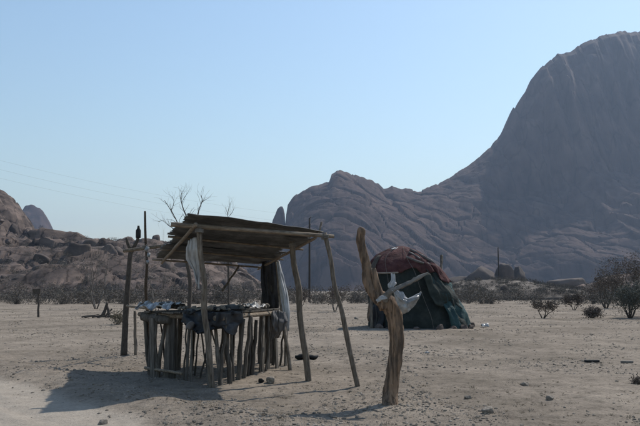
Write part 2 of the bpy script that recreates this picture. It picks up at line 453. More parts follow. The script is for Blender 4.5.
def dome(name, pts, depth, front, matl, amp, res=(160, 90), seed=0, back=.3, pw=.6, cell=0, cell_amp=0, ext=True):
    """a hill whose skyline runs through pts at depth metres, sloping to its foot 'front' metres nearer"""
    dfun = depth if callable(depth) else (lambda px: depth)
    sx, sz, sy = silhouette(pts, dfun)
    o_ = np.argsort(sx); sx, sz, sy = sx[o_], sz[o_], sy[o_]
    xs = np.linspace(sx[0], sx[-1], res[0]); ts = np.linspace(0, 2, res[1])
    X, T = np.meshgrid(xs, ts)
    H = np.interp(X, sx, sz); YR = np.interp(X, sx, sy)
    Tw = np.clip(T + .10 * fbm(X / front * 2, T * 2, 3, seed) * sstep(0, .2, T) * (1 - sstep(.7, 1, T)), 0, 2)
    p = np.where(Tw < 1, lerp_pow(Tw, pw), 1 - (np.clip(Tw, 1, 2) - 1) ** 2 * 1.0)
    Yw = YR - front + np.where(T < 1, T * front, front + (T - 1) * front * back)
    m = sstep(0, .12, T) * (1 - .6 * np.exp(-((T - 1) / .06) ** 2))
    Z = H * p + amp * fbm(X / (front * .12), Yw / (front * .12), 5, seed + 2) * m
    if cell:
        wx = X + cell * .35 * vn(X / cell * 1.3, Yw / cell * 1.3, seed); wy = Yw + cell * .35 * vn(X / cell * 1.3, Yw / cell * 1.3, seed + 4)
        Z = Z + cell_amp * blocks(wx / cell / 1.5, wy / cell, seed + 1, .9) * m
        Z = Z + cell_amp * .35 * blocks(wx / cell * 1.9, wy / cell * 2.2, seed + 5, .9) * m
        Z = Z + cell_amp * .09 * blocks(wx / cell * 5, wy / cell * 6, seed + 8, .9) * m
    Z = Z - 3 * (1 - sstep(0, .05, T)) - 2.0 * sstep(1.9, 2, T)
    me = mesh_np(name, np.stack([X, Yw, Z], -1).reshape(-1, 3), grid_faces(*X.shape))
    me.set_sharp_from_angle(angle=math.radians(40))
    ob = tag(link(name, me, matl), kind='structure')
    return ob, (X, Yw, Z)
def lerp_pow(t, p):
    t = np.clip(t, 0, 1)
    return 1 - (1 - t) ** (1 / p)

# blue dome far off at the left, and the thin pinnacle behind the stall
dome('distant_dome', [(0, 262), (12, 235), (22, 212), (27, 207), (33, 205), (40, 208), (46, 215), (52, 228), (57, 242), (75, 262), (95, 285)], 1500, 130, M['mountain'], 10, (90, 70), 5)
mb = MB()
for (yy, xl, xr) in [(262, 262, 290), (240, 267, 288), (228, 271, 285.5), (220, 273, 285), (214, 275.2, 284.6), (209, 277.5, 283.5), (206.5, 280, 282.4)]:
    a = P(xl, yy, 1020); b_ = P(xr, yy, 1020); c = (a + b_) / 2; r_ = (b_ - a).length / 2
    i0 = len(mb.v)
    for k in range(12):
        th = 2 * math.pi * k / 12; q = 1 + random.uniform(-.07, .07)
        mb.v.append((c.x + math.cos(th) * r_ * q, c.y + math.sin(th) * r_ * .9 * q, c.z))
    if i0:
        for k in range(12): mb.f.append((i0 - 12 + k, i0 - 12 + (k + 1) % 12, i0 + (k + 1) % 12, i0 + k))
mb.f.append(tuple(range(len(mb.v) - 12, len(mb.v))))
tag(mb.build('rock_pinnacle', M['mountain'], loc=(P(279, 262, 1020))), kind='structure')

# boulders: a few shapes shared by all copies
def boulder_mesh(seed, flat=.75, n=2):
    import bmesh
    bm = bmesh.new(); bmesh.ops.create_icosphere(bm, subdivisions=n, radius=1)
    r = random.Random(seed)
    cuts = [(Vector((r.uniform(-1, 1), r.uniform(-1, 1), r.uniform(-.6, 1))).normalized(), r.uniform(.5, .82)) for _ in range(10)]
    from mathutils import noise as mn
    for v in bm.verts:
        c = v.co.copy()
        c /= max(abs(c.x), abs(c.y), abs(c.z)) ** .6
        c *= .85
        for nrm, d in cuts:
            e = c.dot(nrm) - d
            if e > 0: c -= nrm * e * .96
        c *= 1 + .14 * mn.noise(c * 1.6 + Vector((seed, 0, 0))) + .06 * mn.noise(c * 4.5 + Vector((seed, 3, 0)))
        c.z *= flat
        v.co = c
    for f in bm.faces: f.smooth = True
    me = bpy.data.meshes.new('boulder'); bm.to_mesh(me); bm.free()
    me.materials.append(M['boulder'])
    return me
BLD = [boulder_mesh(s, fl, 3) for s, fl in ((1, .7), (2, .9), (3, .6), (4, 1.1))]
BGB = [boulder_mesh(70 + q_, .9, 4) for q_ in range(5)]
def scatter_boulders(parent, grid, n, smin, smax, seed, trange=(.12, .95)):
    X, Yw, Z = grid
    r = random.Random(seed)
    ny = X.shape[0] // 2
    for i in range(n):
        a = int(r.uniform(*trange) * ny); b = r.randrange(2, X.shape[1] - 2)
        s = smin + (smax - smin) * r.random() ** 2.2
        o = link('boulder', BLD[r.randrange(4)], None, parent)
        o.location = (X[a, b], Yw[a, b], Z[a, b] - s * .12)
        o.scale = (s * r.uniform(.8, 1.5), s * r.uniform(.8, 1.3), s * r.uniform(.7, 1.1))
        o.rotation_euler = (r.uniform(-.3, .3), r.uniform(-.3, .3), r.uniform(0, 6.28))

# rocky hills at the left
hl, g1 = dome('rocky_hill', [(-160, 235), (-90, 190), (-40, 178), (-10, 184), (4, 190), (12, 194), (17, 202), (24, 212), (28, 222), (36, 233), (46, 240), (60, 252), (80, 275), (100, 296)],
              260, 95, M['hill'], 2.6, (300, 240), 11, pw=.75, cell=17, cell_amp=5.0)
scatter_boulders(hl, g1, 60, .9, 4.2, 3, (.1, .9))
hl2, g2 = dome('rocky_ridge', [(-60, 262), (-10, 250), (20, 246), (44, 240), (58, 238.5), (66, 240), (78, 242.5), (88, 244), (96, 246), (112, 244), (122, 246), (134, 243), (150, 243), (166, 241), (180, 244),
               (200, 250), (220, 259), (236, 267), (250, 276), (264, 287), (280, 297)], 185, 80, M['hill'], 1.6, (620, 260), 23, pw=.7, cell=15, cell_amp=3.0)
scatter_boulders(hl2, g2, 90, .6, 3.0, 4, (.06, .97))

# low pale granite whaleback at the right and rubble hills behind it
hm, g3 = dome('granite_mound', [(400, 297), (430, 288.5), (448, 284.5), (462, 281.5), (478, 280), (500, 279.5), (515, 281), (530, 284), (545, 288), (556, 292), (580, 296), (600, 299)], 125, 30, M['mound'], .35, (200, 80), 31, pw=.55)
scatter_boulders(hm, g3, 26, .3, .9, 6, (.05, .8))
hr, g4 = dome('scrubby_rise', [(540, 296), (566, 291), (584, 287), (600, 281), (618, 275), (640, 270), (680, 262), (740, 258), (820, 272), (900, 292)], 150, 50, M['hill'], .8, (140, 70), 37, pw=.65, cell=6, cell_amp=1.2)
scatter_boulders(hr, g4, 24, .5, 1.7, 9)
for i, (px, py, wpx, hpx, k, lab) in enumerate([
        (505, 281, 13, 18, 1, 'tall pale boulder behind the granite mound, right beside the wire pole'),
        (518, 282, 10, 16, 1, 'blunt boulder standing close against the tall pale boulder'),
        (481, 281, 20, 15, 0, 'broad sloping boulder behind the mound, left of the wire pole'),
        (458, 284, 15, 8, 2, 'low boulder behind the mound, nearest the hut'),
        (569, 289, 22, 11, 2, 'wide low boulder behind the mound near the right-hand trees')]):
    Yb = 290
    top = P(px, py - hpx, Yb); q = Yb / F
    me = BGB[i]
    zs = [v.co.z for v in me.vertices]
    o = link('boulder', me, None)
    k_ = (top.z + .6) / (max(zs) - min(zs))
    o.location = (top.x, Yb, -.6 - min(zs) * k_)
    o.scale = (wpx * q, wpx * q, k_)
    o.rotation_euler = (0, 0, i * 1.3 + .4)
    tag(o, lab, 'boulder', 'boulders behind the granite mound')

# ------------------------------------------------------------------ gravel, twigs, tufts
ico_v = None
def ico():
    import bmesh
    bm = bmesh.new(); bmesh.ops.create_icosphere(bm, subdivisions=1, radius=1)
    v = np.array([q.co[:] for q in bm.verts]); f = np.array([[q.index for q in fc.verts] for fc in bm.faces]); bm.free()
    return v, f
IV, IF = ico()
def stones(name, n, yfun, smin, smax, seed, pw, keep=None):
    r = np.random.default_rng(seed)
    y = yfun(r.random(n)); x = (r.random(n) * 2 - 1) * (y * .56 + 1.2)
    if keep is not None:
        k = keep(x, y, r); x, y = x[k], y[k]
    n = len(x)
    s = smin + (smax - smin) * r.random(n) ** pw
    s = s * (1 + np.clip((y - 8) / 40, 0, 1.2))
    th = r.random(n) * 6.28
    V = IV[None] * (1 + (r.random((n, 12, 1)) - .5) * .5)
    V = V * (s[:, None, None] * np.stack([.7 + .6 * r.random(n), .7 + .6 * r.random(n), .5 + .4 * r.random(n)], -1)[:, None, :])
    c, q = np.cos(th)[:, None], np.sin(th)[:, None]
    vx = V[..., 0] * c - V[..., 1] * q; vy = V[..., 0] * q + V[..., 1] * c
    zz = gz(x, y)
    W = np.stack([vx + x[:, None], vy + y[:, None], V[..., 2] + zz[:, None] + s[:, None] * .12], -1).reshape(-1, 3)
    Fc = (IF[None] + (np.arange(n) * 12)[:, None, None]).reshape(-1, 3)
    me = mesh_np(name, W, Fc, False)
    return link(name, me, M['stone'])
def clumpy(x, y, r):
    d = fbm(x * .55, y * .35, 3, 50) + .35 * fbm(x * 2.5, y * 2.5, 2, 60)
    rd = road_d(x, y)
    pr = np.clip(.3 + 1.9 * d, .03, 1) * np.where(rd > .1, .12, 1) + np.exp(-((rd + .55) / .5) ** 2) * .25
    return r.random(len(x)) < pr
yf = lambda u: 5.5 * (60 / 5.5) ** (u ** 1.25)
g = stones('gravel', 105000, yf, .004, .024, 5, 4.6, clumpy)
tag(g, 'small grey and brown stones strewn over the sandy ground', 'gravel', kind='stuff')

# dry stubble: short tufts of thin blades
def tufts(name, n, seed, matl, hmin, hmax, blades, keep=None):
    r = np.random.default_rng(seed)
    y = 6 * (72 / 6) ** (r.random(n) ** 1.05); x = (r.random(n) * 2 - 1) * (y * .56 + 1.2)
    k = keep(x, y, r); x, y = x[k], y[k]; n = len(x)
    h = hmin + (hmax - hmin) * r.random(n) ** 2
    x = np.repeat(x, blades); y = np.repeat(y, blades); h = np.repeat(h, blades) * (.5 + .7 * r.random(n * blades))
    N = len(x)
    x = x + r.normal(0, .6, N) * h; y = y + r.normal(0, .6, N) * h
    z = gz(x, y)
    a = r.random(N) * 6.28; lean = .4 + r.random(N) * 1.8; b = r.random(N) * 6.28
    wd = .0015 + .0002 * y + .012 * h
    dx = np.cos(a) * wd; dy = np.sin(a) * wd
    tx = x + np.cos(b) * lean * h; ty = y + np.sin(b) * lean * h
    V = np.stack([np.stack([x - dx, y - dy, z - .01], -1), np.stack([x + dx, y + dy, z - .01], -1), np.stack([tx, ty, z + h], -1)], 1).reshape(-1, 3)
    Fc = np.arange(N * 3).reshape(-1, 3)
    return link(name, mesh_np(name, V, Fc, False), matl)
def tuft_keep(x, y, r):
    d = fbm(x * .4, y * .25, 3, 70)
    rd = road_d(x, y)
    return (r.random(len(x)) < np.clip(.2 + 1.5 * d, .02, 1)) & (rd < -.3)
tag(tufts('dry_stubble', 4200, 8, M['straw'], .010, .035, 16, tuft_keep), 'sparse dry grass stubble dotted over the sand', 'dry grass', kind='stuff')
tag(tufts('twig_litter', 2600, 18, M['bark_grey'], .01, .05, 7, tuft_keep), 'broken dark twigs and leaf litter lying on the sand', 'twigs', kind='stuff')

# ------------------------------------------------------------------ stall canopy
stall = empty('market_stall', onG(245, 378))
tag(stall, 'open roadside stall shelter of crooked poles under a rusty corrugated tin roof', 'stall')
def ground_at(v): return Vector((v.x, v.y, gz1(v.x, v.y) - .06))
def pole(name, base, top, r0, r1, parent, matl='wood', bend=.03, seed=1, n=8):
    base = Vector(base); top = Vector(top)
    rr = random.Random(seed)
    pts = []; rad = []
    for i in range(7):
        t = i / 6
        p = base.lerp(top, t)
        b = math.sin(t * math.pi) * bend
        p += Vector((rr.uniform(-1, 1) * bend * .35 + b * rr.choice((-1, 1)) * .4, rr.uniform(-1, 1) * bend * .35, 0)) if 0 < i < 6 else Vector()
        pts.append(p); rad.append((r0 + (r1 - r0) * t) * rr.uniform(.92, 1.08))
    return MB().tube(pts, rad, n, .05, 3, seed).build(name, M[matl], parent)
FL = P(186, 219, 9.75); FR = P(322, 234.5, 10.3); BL = P(157, 259, 13.1); BR = P(262, 266.5, 13.5)
# poles
pole('post', ground_at(G(212, 387)), P(199, 228, 9.8), .044, .034, stall, seed=2)
pole('post', ground_at(G(309, 381)), P(292, 241, 10.75), .05, .042, stall, seed=3)
pole('prop_pole', ground_at(G(358.5, 387)), P(324.5, 233, 10.1), .04, .034, stall, seed=4)
pole('post', ground_at(G(291, 370.5)), P(275, 252, 12.55), .034, .03, stall, 'wood', seed=5)
pole('post', ground_at(G(148, 352)), P(145, 211.5, 13.2), .04, .022, stall, 'bark', seed=6)
# thick trunk post at the back
q0 = ground_at(G(266, 362)); 
MB().tube([q0, q0.lerp(P(268, 300, 13.1), .5), P(270, 300, 13.1), P(271, 275, 13.15), P(268.5, 256, 13.25)], [.15, .145, .15, .155, .12], 12, .07, 4, 9).build('trunk_post', M['bark'], stall)
# front beam, purlins, rafters
pole('front_beam', P(171, 224.5, 9.85), P(334, 236.5, 10.12), .034, .028, stall, 'wood_h', seed=11, bend=.02)
def roofpt(u, v, dz=0):
    a = FL.lerp(BL, v); b = FR.lerp(BR, v)
    return a.lerp(b, u) + Vector((0, 0, dz))
pole('rafter', roofpt(.06, -.03, -.085), roofpt(.05, 1.02, -.06), .03, .025, stall, 'wood_h', seed=12, bend=.02)
pole('rafter', roofpt(.95, .0, -.06), roofpt(.97, 1.02, -.05), .024, .02, stall, 'wood_h', seed=14, bend=.02)
for i, v in enumerate((.33, .66, .97)):
    pole('purlin', roofpt(-.05, v, -.035), roofpt(1.04, v, -.035), .017, .014, stall, 'wood_h', seed=15 + i, bend=.015)
pole('brace', P(222, 291, 13.0), P(239, 266, 13.2), .022, .018, stall, 'wood', seed=20, bend=.01)
pole('cross_rail', P(124, 251, 13.6), P(172, 244.5, 13.0), .035, .03, stall, 'wood_h', seed=21)
# corrugated sheets, long side across the stall, lapped towards the back
def sheet(v0, v1, u0, u1, dz, seed, tilt=0):
    rr = random.Random(seed)
    nu, nv = 14, 54
    vs = []; fs = []
    for j in range(nv + 1):
        for i in range(nu + 1):
            u = u0 + (u1 - u0) * i / nu; v = v0 + (v1 - v0) * j / nv
            p = roofpt(u, v, dz)
            p.z += .011 * math.sin(j / nv * 9 * 2 * math.pi) + tilt * (j / nv) + .02 * math.sin(i / nu * 3.1 + seed) * math.sin(j / nv * 3 + seed * 2) + .01 * float(vn(u * 6, v * 9, seed))
            if i in (0, nu): p.x += rr.uniform(-.03, .03)
            if j < 2: p.y += .02 * float(vn(u * 9, 3, seed + 2)); p.z += .012 * float(vn(u * 12, 7, seed + 3))
            vs.append(p)
    for j in range(nv):
        for i in range(nu):
            a = j * (nu + 1) + i
            fs.append((a, a + 1, a + nu + 2, a + nu + 1))
    m = MB(); m.add(vs, fs)
    o = m.build('roof_sheet', M['tin'], stall)
    md = o.modifiers.new('thickness', 'SOLIDIFY'); md.thickness = .003
    return o
for i, (v0, v1, u0, u1, dz, tl) in enumerate([(-.03, .20, .005, 1.0, .045, .0), (.18, .40, -.03, 1.03, .03, .015), (.37, .60, .02, .94, .05, -.01), (.57, .80, -.02, 1.02, .03, .012), (.78, 1.02, .0, .97, .045, 0)]):
    sheet(v0, v1, u0, u1, dz, i + 1, tl)
def lashing(c, axis_, r, turns=4, seed=0):
    axis_ = Vector(axis_).normalized(); a = axis_.orthogonal().normalized(); b = axis_.cross(a)
    n = turns * 10
    pts = [Vector(c) + axis_ * (.05 * (i / n - .5)) + (a * math.cos(i / 10 * 2 * PI_) + b * math.sin(i / 10 * 2 * PI_)) * (r + .006) for i in range(n + 1)]
    MB().tube(pts, [.006] * len(pts), 5, .1, 1, seed).build('lashing', M['limb'], stall)
PI_ = math.pi
lashing(P(199.3, 231, 9.8), (.05, 0, 1), .05, 4, 1); lashing(P(325.2, 237, 10.1), (-.2, 0, 1), .05, 4, 2); lashing(P(292.6, 245, 10.74), (-.15, 0, 1), .05, 4, 3); lashing(P(145.2, 247, 13.2), (0, 0, 1), .05, 5, 4)
# loose stick poking up from the right end of the roof
pole('batten', P(318, 236, 10.2), P(321.5, 222, 10.3), .018, .014, stall, 'wood', seed=30, bend=.004)

# ------------------------------------------------------------------ display table
TH = .97
A = G(218, 386); B = G(284, 366); C = G(146, 374); D = B + C - A + Vector((.3, -.9, 0))
table = empty('display_table', onG(215, 376))
tag(table, 'long crafts table on rough upright stakes beneath the tin roof', 'table')
def at_h(v, h): return Vector((v.x, v.y, h))
rr = random.Random(77)
def stake_row(a, b, n, h, rmin, rmax, seed, jit=.05, skip=()):
    r = random.Random(seed)
    for i in range(n):
        t = (i + r.uniform(-.3, .3)) / max(n - 1, 1)
        if any(s0 < t < s1 for s0, s1 in skip): continue
        p = a.lerp(b, min(max(t, 0), 1))
        p = p + Vector((r.uniform(-jit, jit), r.uniform(-jit, jit), 0)) * 1.4
        rad = r.uniform(rmin, rmax)
        if r.random() < .45:
            d = (b - a).normalized(); nrm = Vector((-d.y, d.x, 0))
            ln = Vector((r.uniform(-.06, .06), r.uniform(-.05, .05), 1)).normalized()
            hh = h * r.uniform(.96, 1.04)
            base = ground_at(p)
            c = base + ln * (hh / 2 + .03)
            ob = MB().box(c, d * rad * 1.5, nrm * rad * .45, ln * (hh / 2 + .03)).build('stake', M['slat'], table, smooth=False)
        else:
            pole('stake', ground_at(p), at_h(p, h * r.uniform(.93, 1.06)) + Vector((r.uniform(-.12, .12), r.uniform(-.06, .06), 0)), rad, rad * r.uniform(.6, .9), table, 'slat', bend=.02, seed=seed * 100 + i, n=7)
stake_row(C, C.lerp(A, .40), 8, TH - .04, .026, .055, 1, .05)
stake_row(C.lerp(A, .5), A, 7, TH - .04, .014, .026, 2, .04, skip=((.45, .7),))
stake_row(A.lerp(B, .04), A.lerp(B, .66), 11, TH - .04, .02, .045, 3, .045)
stake_row(A.lerp(B, .75), B, 3, TH - .04, .03, .04, 4, .03)
stake_row(C, D, 6, TH - .04, .02, .04, 5, .05)
stake_row(D, B, 6, TH - .04, .02, .035, 6, .05)
def beam(a, b, h, r, seed, name='rail'):
    pole(name, at_h(a, h), at_h(b, h), r, r * .85, table, 'wood_h', bend=.02, seed=seed)
e = (B - A).normalized(); f_ = (C - A).normalized()
beam(C - f_ * -.25, A - f_ * .1, TH - .02, .04, 41); beam(A - e * .12, B + e * .15, TH - .02, .04, 42)
beam(C, D, TH - .02, .035, 43); beam(D, B, TH - .02, .035, 44)
MB().tube([at_h(C + f_ * .12, TH - .05), at_h(C.lerp(A, .15), TH - .08), at_h(C.lerp(A, .36), TH - .09)], [.08, .085, .07], 10, .06, 4, 45).build('log_rail', M['slat'], table)
beam(C - e * .03, A.lerp(C, .45) - e * .03, .1, .025, 46, 'lower_rail')
for i in range(9):
    r_ = random.Random(300 + i)
    q = A.lerp(B, r_.uniform(.1, .7)) + f_ * r_.uniform(.2, 1.7); q2 = q + Vector((r_.uniform(-.3, .3), r_.uniform(-.2, .2), 0))
    pole('strut', ground_at(q), at_h(q2, TH - .03), .016, .012, table, 'slat', bend=.02, seed=310 + i, n=6)
NPL = 11
for i in range(NPL):
    t0 = (i + .04) / NPL; t1 = (i + .96) / NPL
    a0 = A.lerp(C, t0); a1 = A.lerp(C, t1); b0 = B.lerp(D, t0); b1 = B.lerp(D, t1)
    h = TH + .035 + rr.uniform(-.008, .012)
    ov = rr.uniform(.0, .12)
    dd = (a0 - b0).normalized() * ov
    vs = [at_h(q, hh) for hh in (h - .012, h + .012) for q in (a0 + dd, a1 + dd, b1, b0)]
    m = MB(); m.add(vs, [(3, 2, 1, 0), (4, 5, 6, 7), (0, 1, 5, 4), (1, 2, 6, 5), (2, 3, 7, 6), (3, 0, 4, 7)])
    m.build('table_plank', M['slat'], table, smooth=False)

# ------------------------------------------------------------------ cloths
def cloth(name, rows, matl, label, cat, group=None, nu=24, nv=24, wr=.02, fr=6, seed=1, thick=.004, parent=None):
    """rows: control polylines from top to bottom, each left to right"""
    def samp(pl, t):
        k = t * (len(pl) - 1); i = min(int(k), len(pl) - 2)
        return pl[i].lerp(pl[i + 1], k - i)
    rows = [[Vector(p) for p in r] for r in rows]
    vs = []; fs = []
    for j in range(nv + 1):
        v = j / nv; k = v * (len(rows) - 1); i0 = min(int(k), len(rows) - 2); ft = k - i0; 
        for i in range(nu + 1):
            u = i / nu
            p = samp(rows[i0], u).lerp(samp(rows[i0 + 1], u), ft)
            a = float(fbm(u * fr, v * fr * .45, 3, seed)); b = float(fbm(u * fr, v * fr * .45, 3, seed + 7)); c = float(fbm(u * fr * .6, v * fr, 3, seed + 3))
            edge = .6 + .4 * (i in (0, nu) or j == nv)
            vs.append(p + Vector((b * wr * .8 * edge, a * wr * 1.6, c * wr * .8)))
    for j in range(nv):
        for i in range(nu):
            a = j * (nu + 1) + i
            fs.append((a, a + 1, a + nu + 2, a + nu + 1))
    m = MB(); m.add(vs, fs)
    o = m.build(name, M[matl], parent, loc=None if parent else vs[0])
    s = o.modifiers.new('thickness', 'SOLIDIFY'); s.thickness = thick
    if label: tag(o, label, cat, group)
    return o
def Pr(Y, *pts): return [P(a, b, Y) for a, b in pts]
cloth('white_rag', [Pr(10.3, (188, 240), (193, 238), (200, 238)), Pr(10.25, (185.5, 250), (192, 250), (200, 250)), Pr(10.3, (186, 258), (193, 260), (200, 262)), Pr(10.3, (193, 270), (196, 272), (200, 274)), Pr(10.25, (196.5, 284), (198, 286), (199, 289))],
      'white_cloth', 'ragged off-white cloth hanging under the front left corner of the tin roof', 'cloth', wr=.03, seed=3)
cloth('white_cloth_strip', [Pr(12.45, (276.5, 262), (278, 261), (279.5, 262)), Pr(12.3, (277.5, 275), (280, 274), (283, 274)), Pr(12.15, (280, 292), (283.5, 291), (287.5, 292)), Pr(12.0, (283, 310), (286, 310), (289.5, 311)), Pr(11.95, (287, 330), (288, 331), (289, 331))],
      'white_cloth', 'long white cloth strip wound down the thin back pole', 'cloth', wr=.02, seed=5)
hz = at_h
cloth('dark_blue_tarp', [[hz(A.lerp(C, .42), TH + .075), hz(A.lerp(C, .2), TH + .08), hz(A, TH + .075), hz(A.lerp(B, .25), TH + .07)],
                         [hz(A.lerp(C, .44) - e * .09, TH + .05), hz(A.lerp(C, .2) - e * .09, TH + .05), hz(A - (e + f_) * .07, TH + .05), hz(A.lerp(B, .27) - f_ * .1, TH + .05)],
                         [hz(A.lerp(C, .42) - e * .12, TH - .10), hz(A.lerp(C, .22) - e * .14, TH - .2), hz(A - (e + f_) * .08, TH - .1), hz(A.lerp(B, .22) - f_ * .1, TH - .12)],
                         [hz(A.lerp(C, .34) - e * .12, TH - .13), hz(A.lerp(C, .2) - e * .13, TH - .25), hz(A - (e + f_) * .08, TH - .15), hz(A.lerp(B, .14) - f_ * .11, TH - .26)]],
      'navy', 'dark blue tarp sagging over the near edge of the crafts table', 'tarp', wr=.075, fr=8, seed=9, nu=44, nv=34)
cloth('dark_cloth', [Pr(13.0, (262, 262), (268, 259), (277, 259)), Pr(12.93, (261, 285), (268, 285), (278, 287)), Pr(12.9, (263, 305), (270, 307), (279, 305)), Pr(12.95, (265, 316), (272, 320), (277, 318))],
      'dark_cloth', 'dark cloth hung over the thick trunk post at the back of the stall', 'cloth', wr=.05, seed=13)
cloth('grey_sack', [Pr(11.9, (272, 312), (279, 311), (286, 312)), Pr(11.8, (271, 322), (278, 323), (287, 322)), Pr(11.8, (272, 331), (278, 333), (284, 329)), Pr(11.9, (271, 338), (274, 339), (278, 336))],
      'sack', 'grey sack slung from the right-hand end of the table', 'sack', wr=.05, seed=17)
def top_cloth(name, pts, matl, label, cat, wr, seed, h=.07, fr=7):
    a, b, c, d = [Vector((*G0, TH + h)) for G0 in pts]
    return cloth(name, [[a, b], [a.lerp(d, .5) + Vector((0, 0, .03)), b.lerp(c, .5) + Vector((0, 0, .04))], [d, c]], matl, label, cat, wr=wr, seed=seed, fr=fr)
def XY(v): return (v.x, v.y)
top_cloth('plastic_sheet', [XY(C + f_ * .35 - e * .08), XY(C.lerp(A, .30) - e * .06), XY(C.lerp(A, .34) + e * .6), XY(C + f_ * .15 + e * .5)], 'plastic',
          'crinkled white plastic sheet over the left end of the table', 'plastic sheet', .11, 19, .12)
top_cloth('white_wrapper', [XY(A.lerp(B, .42)), XY(A.lerp(B, .66)), XY(A.lerp(B, .7) + f_ * .35), XY(A.lerp(B, .5) + f_ * .4)], 'plastic', 'torn white wrapper on the right end of the table', 'wrapper', .07, 23, .11, 5)
top_cloth('dark_blanket', [XY(A.lerp(B, .1) + f_ * .3), XY(A.lerp(B, .6) + f_ * .3), XY(A.lerp(B, .7) + f_ * 1.0), XY(A.lerp(B, .2) + f_ * 1.1)], 'navy', 'folded dark blanket on the middle of the table top', 'blanket', .05, 25, .09)
top_cloth('paper_sheet', [XY(A.lerp(C, .42) - e * .05), XY(A.lerp(C, .27) - e * .05), XY(A.lerp(C, .24) + e * .35), XY(A.lerp(C, .42) + e * .4)], 'straw', 'flat brown paper lying beside the dark blue tarp', 'paper', .01, 27, .075)
GOOD = boulder_mesh(91, .9, 2); GOOD.materials.clear(); GOOD.materials.append(M['stone'])
rg = random.Random(5)
for i in range(22):
    u, v = rg.uniform(.05, .6), rg.uniform(.0, .28)
    q = A.lerp(C, u) + e * v * 2.0 if i % 2 else A.lerp(B, rg.uniform(.15, .9)) + f_ * rg.uniform(.05, .5)
    r_ = rg.uniform(.03, .06)
    o = link('rough_crystal', GOOD, None); o.location = hz(q, TH + .06 + r_ * .9); o.scale = (r_, r_ * rg.uniform(.7, 1.2), r_ * rg.uniform(.8, 1.5)); o.rotation_euler = (rg.random(), rg.random(), rg.random() * 6)
    tag(o, 'small rough stone laid out among the cloths on the table top', 'stone', 'rough stones on the table')
# round bundle resting in the tarp
def lump(name, c, r, matl, label, cat, seed, sc=(1, 1, .9), group=None):
    me = boulder_mesh(seed, 1, 3); me.materials.clear()
    o = link(name, me, M[matl]); o.location = c; o.scale = (r * sc[0], r * sc[1], r * sc[2])
    return tag(o, label, cat, group)
pb = hz(A.lerp(C, .28) - e * .19, TH - .13)
lump('cloth_bundle', pb, .09, 'sack', 'round grey bundle hanging at the front of the table', 'bundle', 42)
p = onG(270.5, 383, .05); lump('stone', p, .075, 'stone', 'round grey stone on the sand by the table\'s right corner', 'stone', 51, (1, .9, 1))
p = onG(261.5, 383, .03); lump('stone', p, .05, 'black', 'small dark lump on the sand next to the round stone', 'stone', 52, (1.1, .9, .8))

# ------------------------------------------------------------------ forked frame left of the stall
fk = empty('forked_post', onG(124, 355.5))
tag(fk, 'leaning forked post with dark bark left of the stall', 'post')
q = ground_at(G(124, 355.5)); Yq = q.y
MB().tube([q, P(125.5, 320, Yq), P(128, 285, Yq), P(130, 258, Yq), P(131.5, 247, Yq)], [.068, .062, .055, .05, .04], 9, .08, 4, 61).build('trunk', M['bark'], fk)
MB().tube([P(130.5, 254, Yq), P(134, 247, Yq), P(137.5, 240, Yq), P(138.2, 234, Yq)], [.04, .036, .032, .028], 8, .08, 3, 62).build('fork', M['bark'], fk)
MB().tube([P(131, 250, Yq), P(128, 244, Yq), P(126.5, 238, Yq)], [.04, .035, .028], 8, .08, 3, 63).build('fork', M['bark'], fk)
sp_ = empty('short_post', onG(135.5, 355)); tag(sp_, 'short thin post standing right of the leaning forked post', 'post')
pole('stick', ground_at(G(135.5, 355)), P(135, 311, G(135, 355).y), .036, .03, sp_, seed=64)
pole('rail', P(127, 306, 14.0), P(150, 309, 13.4), .025, .022, sp_, 'wood_h', seed=65)
bt = empty('dark_bottle', P(138.2, 234, Yq)); tag(bt, 'dark bottle stuck upside down on the fork of the leaning post', 'bottle')
b0 = P(138.2, 238, Yq); MB().tube([b0 + Vector((0, 0, d)) for d in (0, .02, .16, .20, .26)], [.05, .055, .055, .03, .022], 12, 0, 1, 66).build('glass', M['black'], bt)
for i, (px, py, sz_) in enumerate([(147, 249, .034), (148.6, 255, .03), (147.8, 262, .026)]):
    o = empty('hanging_can', P(px, py, 13.0))
    c = P(px, py, 13.0)
    ax = Vector((.5 - i * .4, .2, 1)).normalized()
    MB().tube([c - ax * sz_ * 1.3, c - ax * sz_ * 1.25, c + ax * sz_ * 1.25, c + ax * sz_ * 1.3], [sz_ * .85, sz_, sz_, sz_ * .85], 12, .02, 1, 70 + i).build('can_body', M['steel'], o)
    MB().tube([c + ax * sz_ * 1.2, P(146.0, py - 5, 13.15)], [.004, .004], 5, 0, 1, 73 + i).build('string', M['wire'], o)
    tag(o, ['uppermost', 'middle', 'lowest'][i] + ' dull tin can strung on the tall thin pole', 'can', 'tin cans strung on the tall pole')

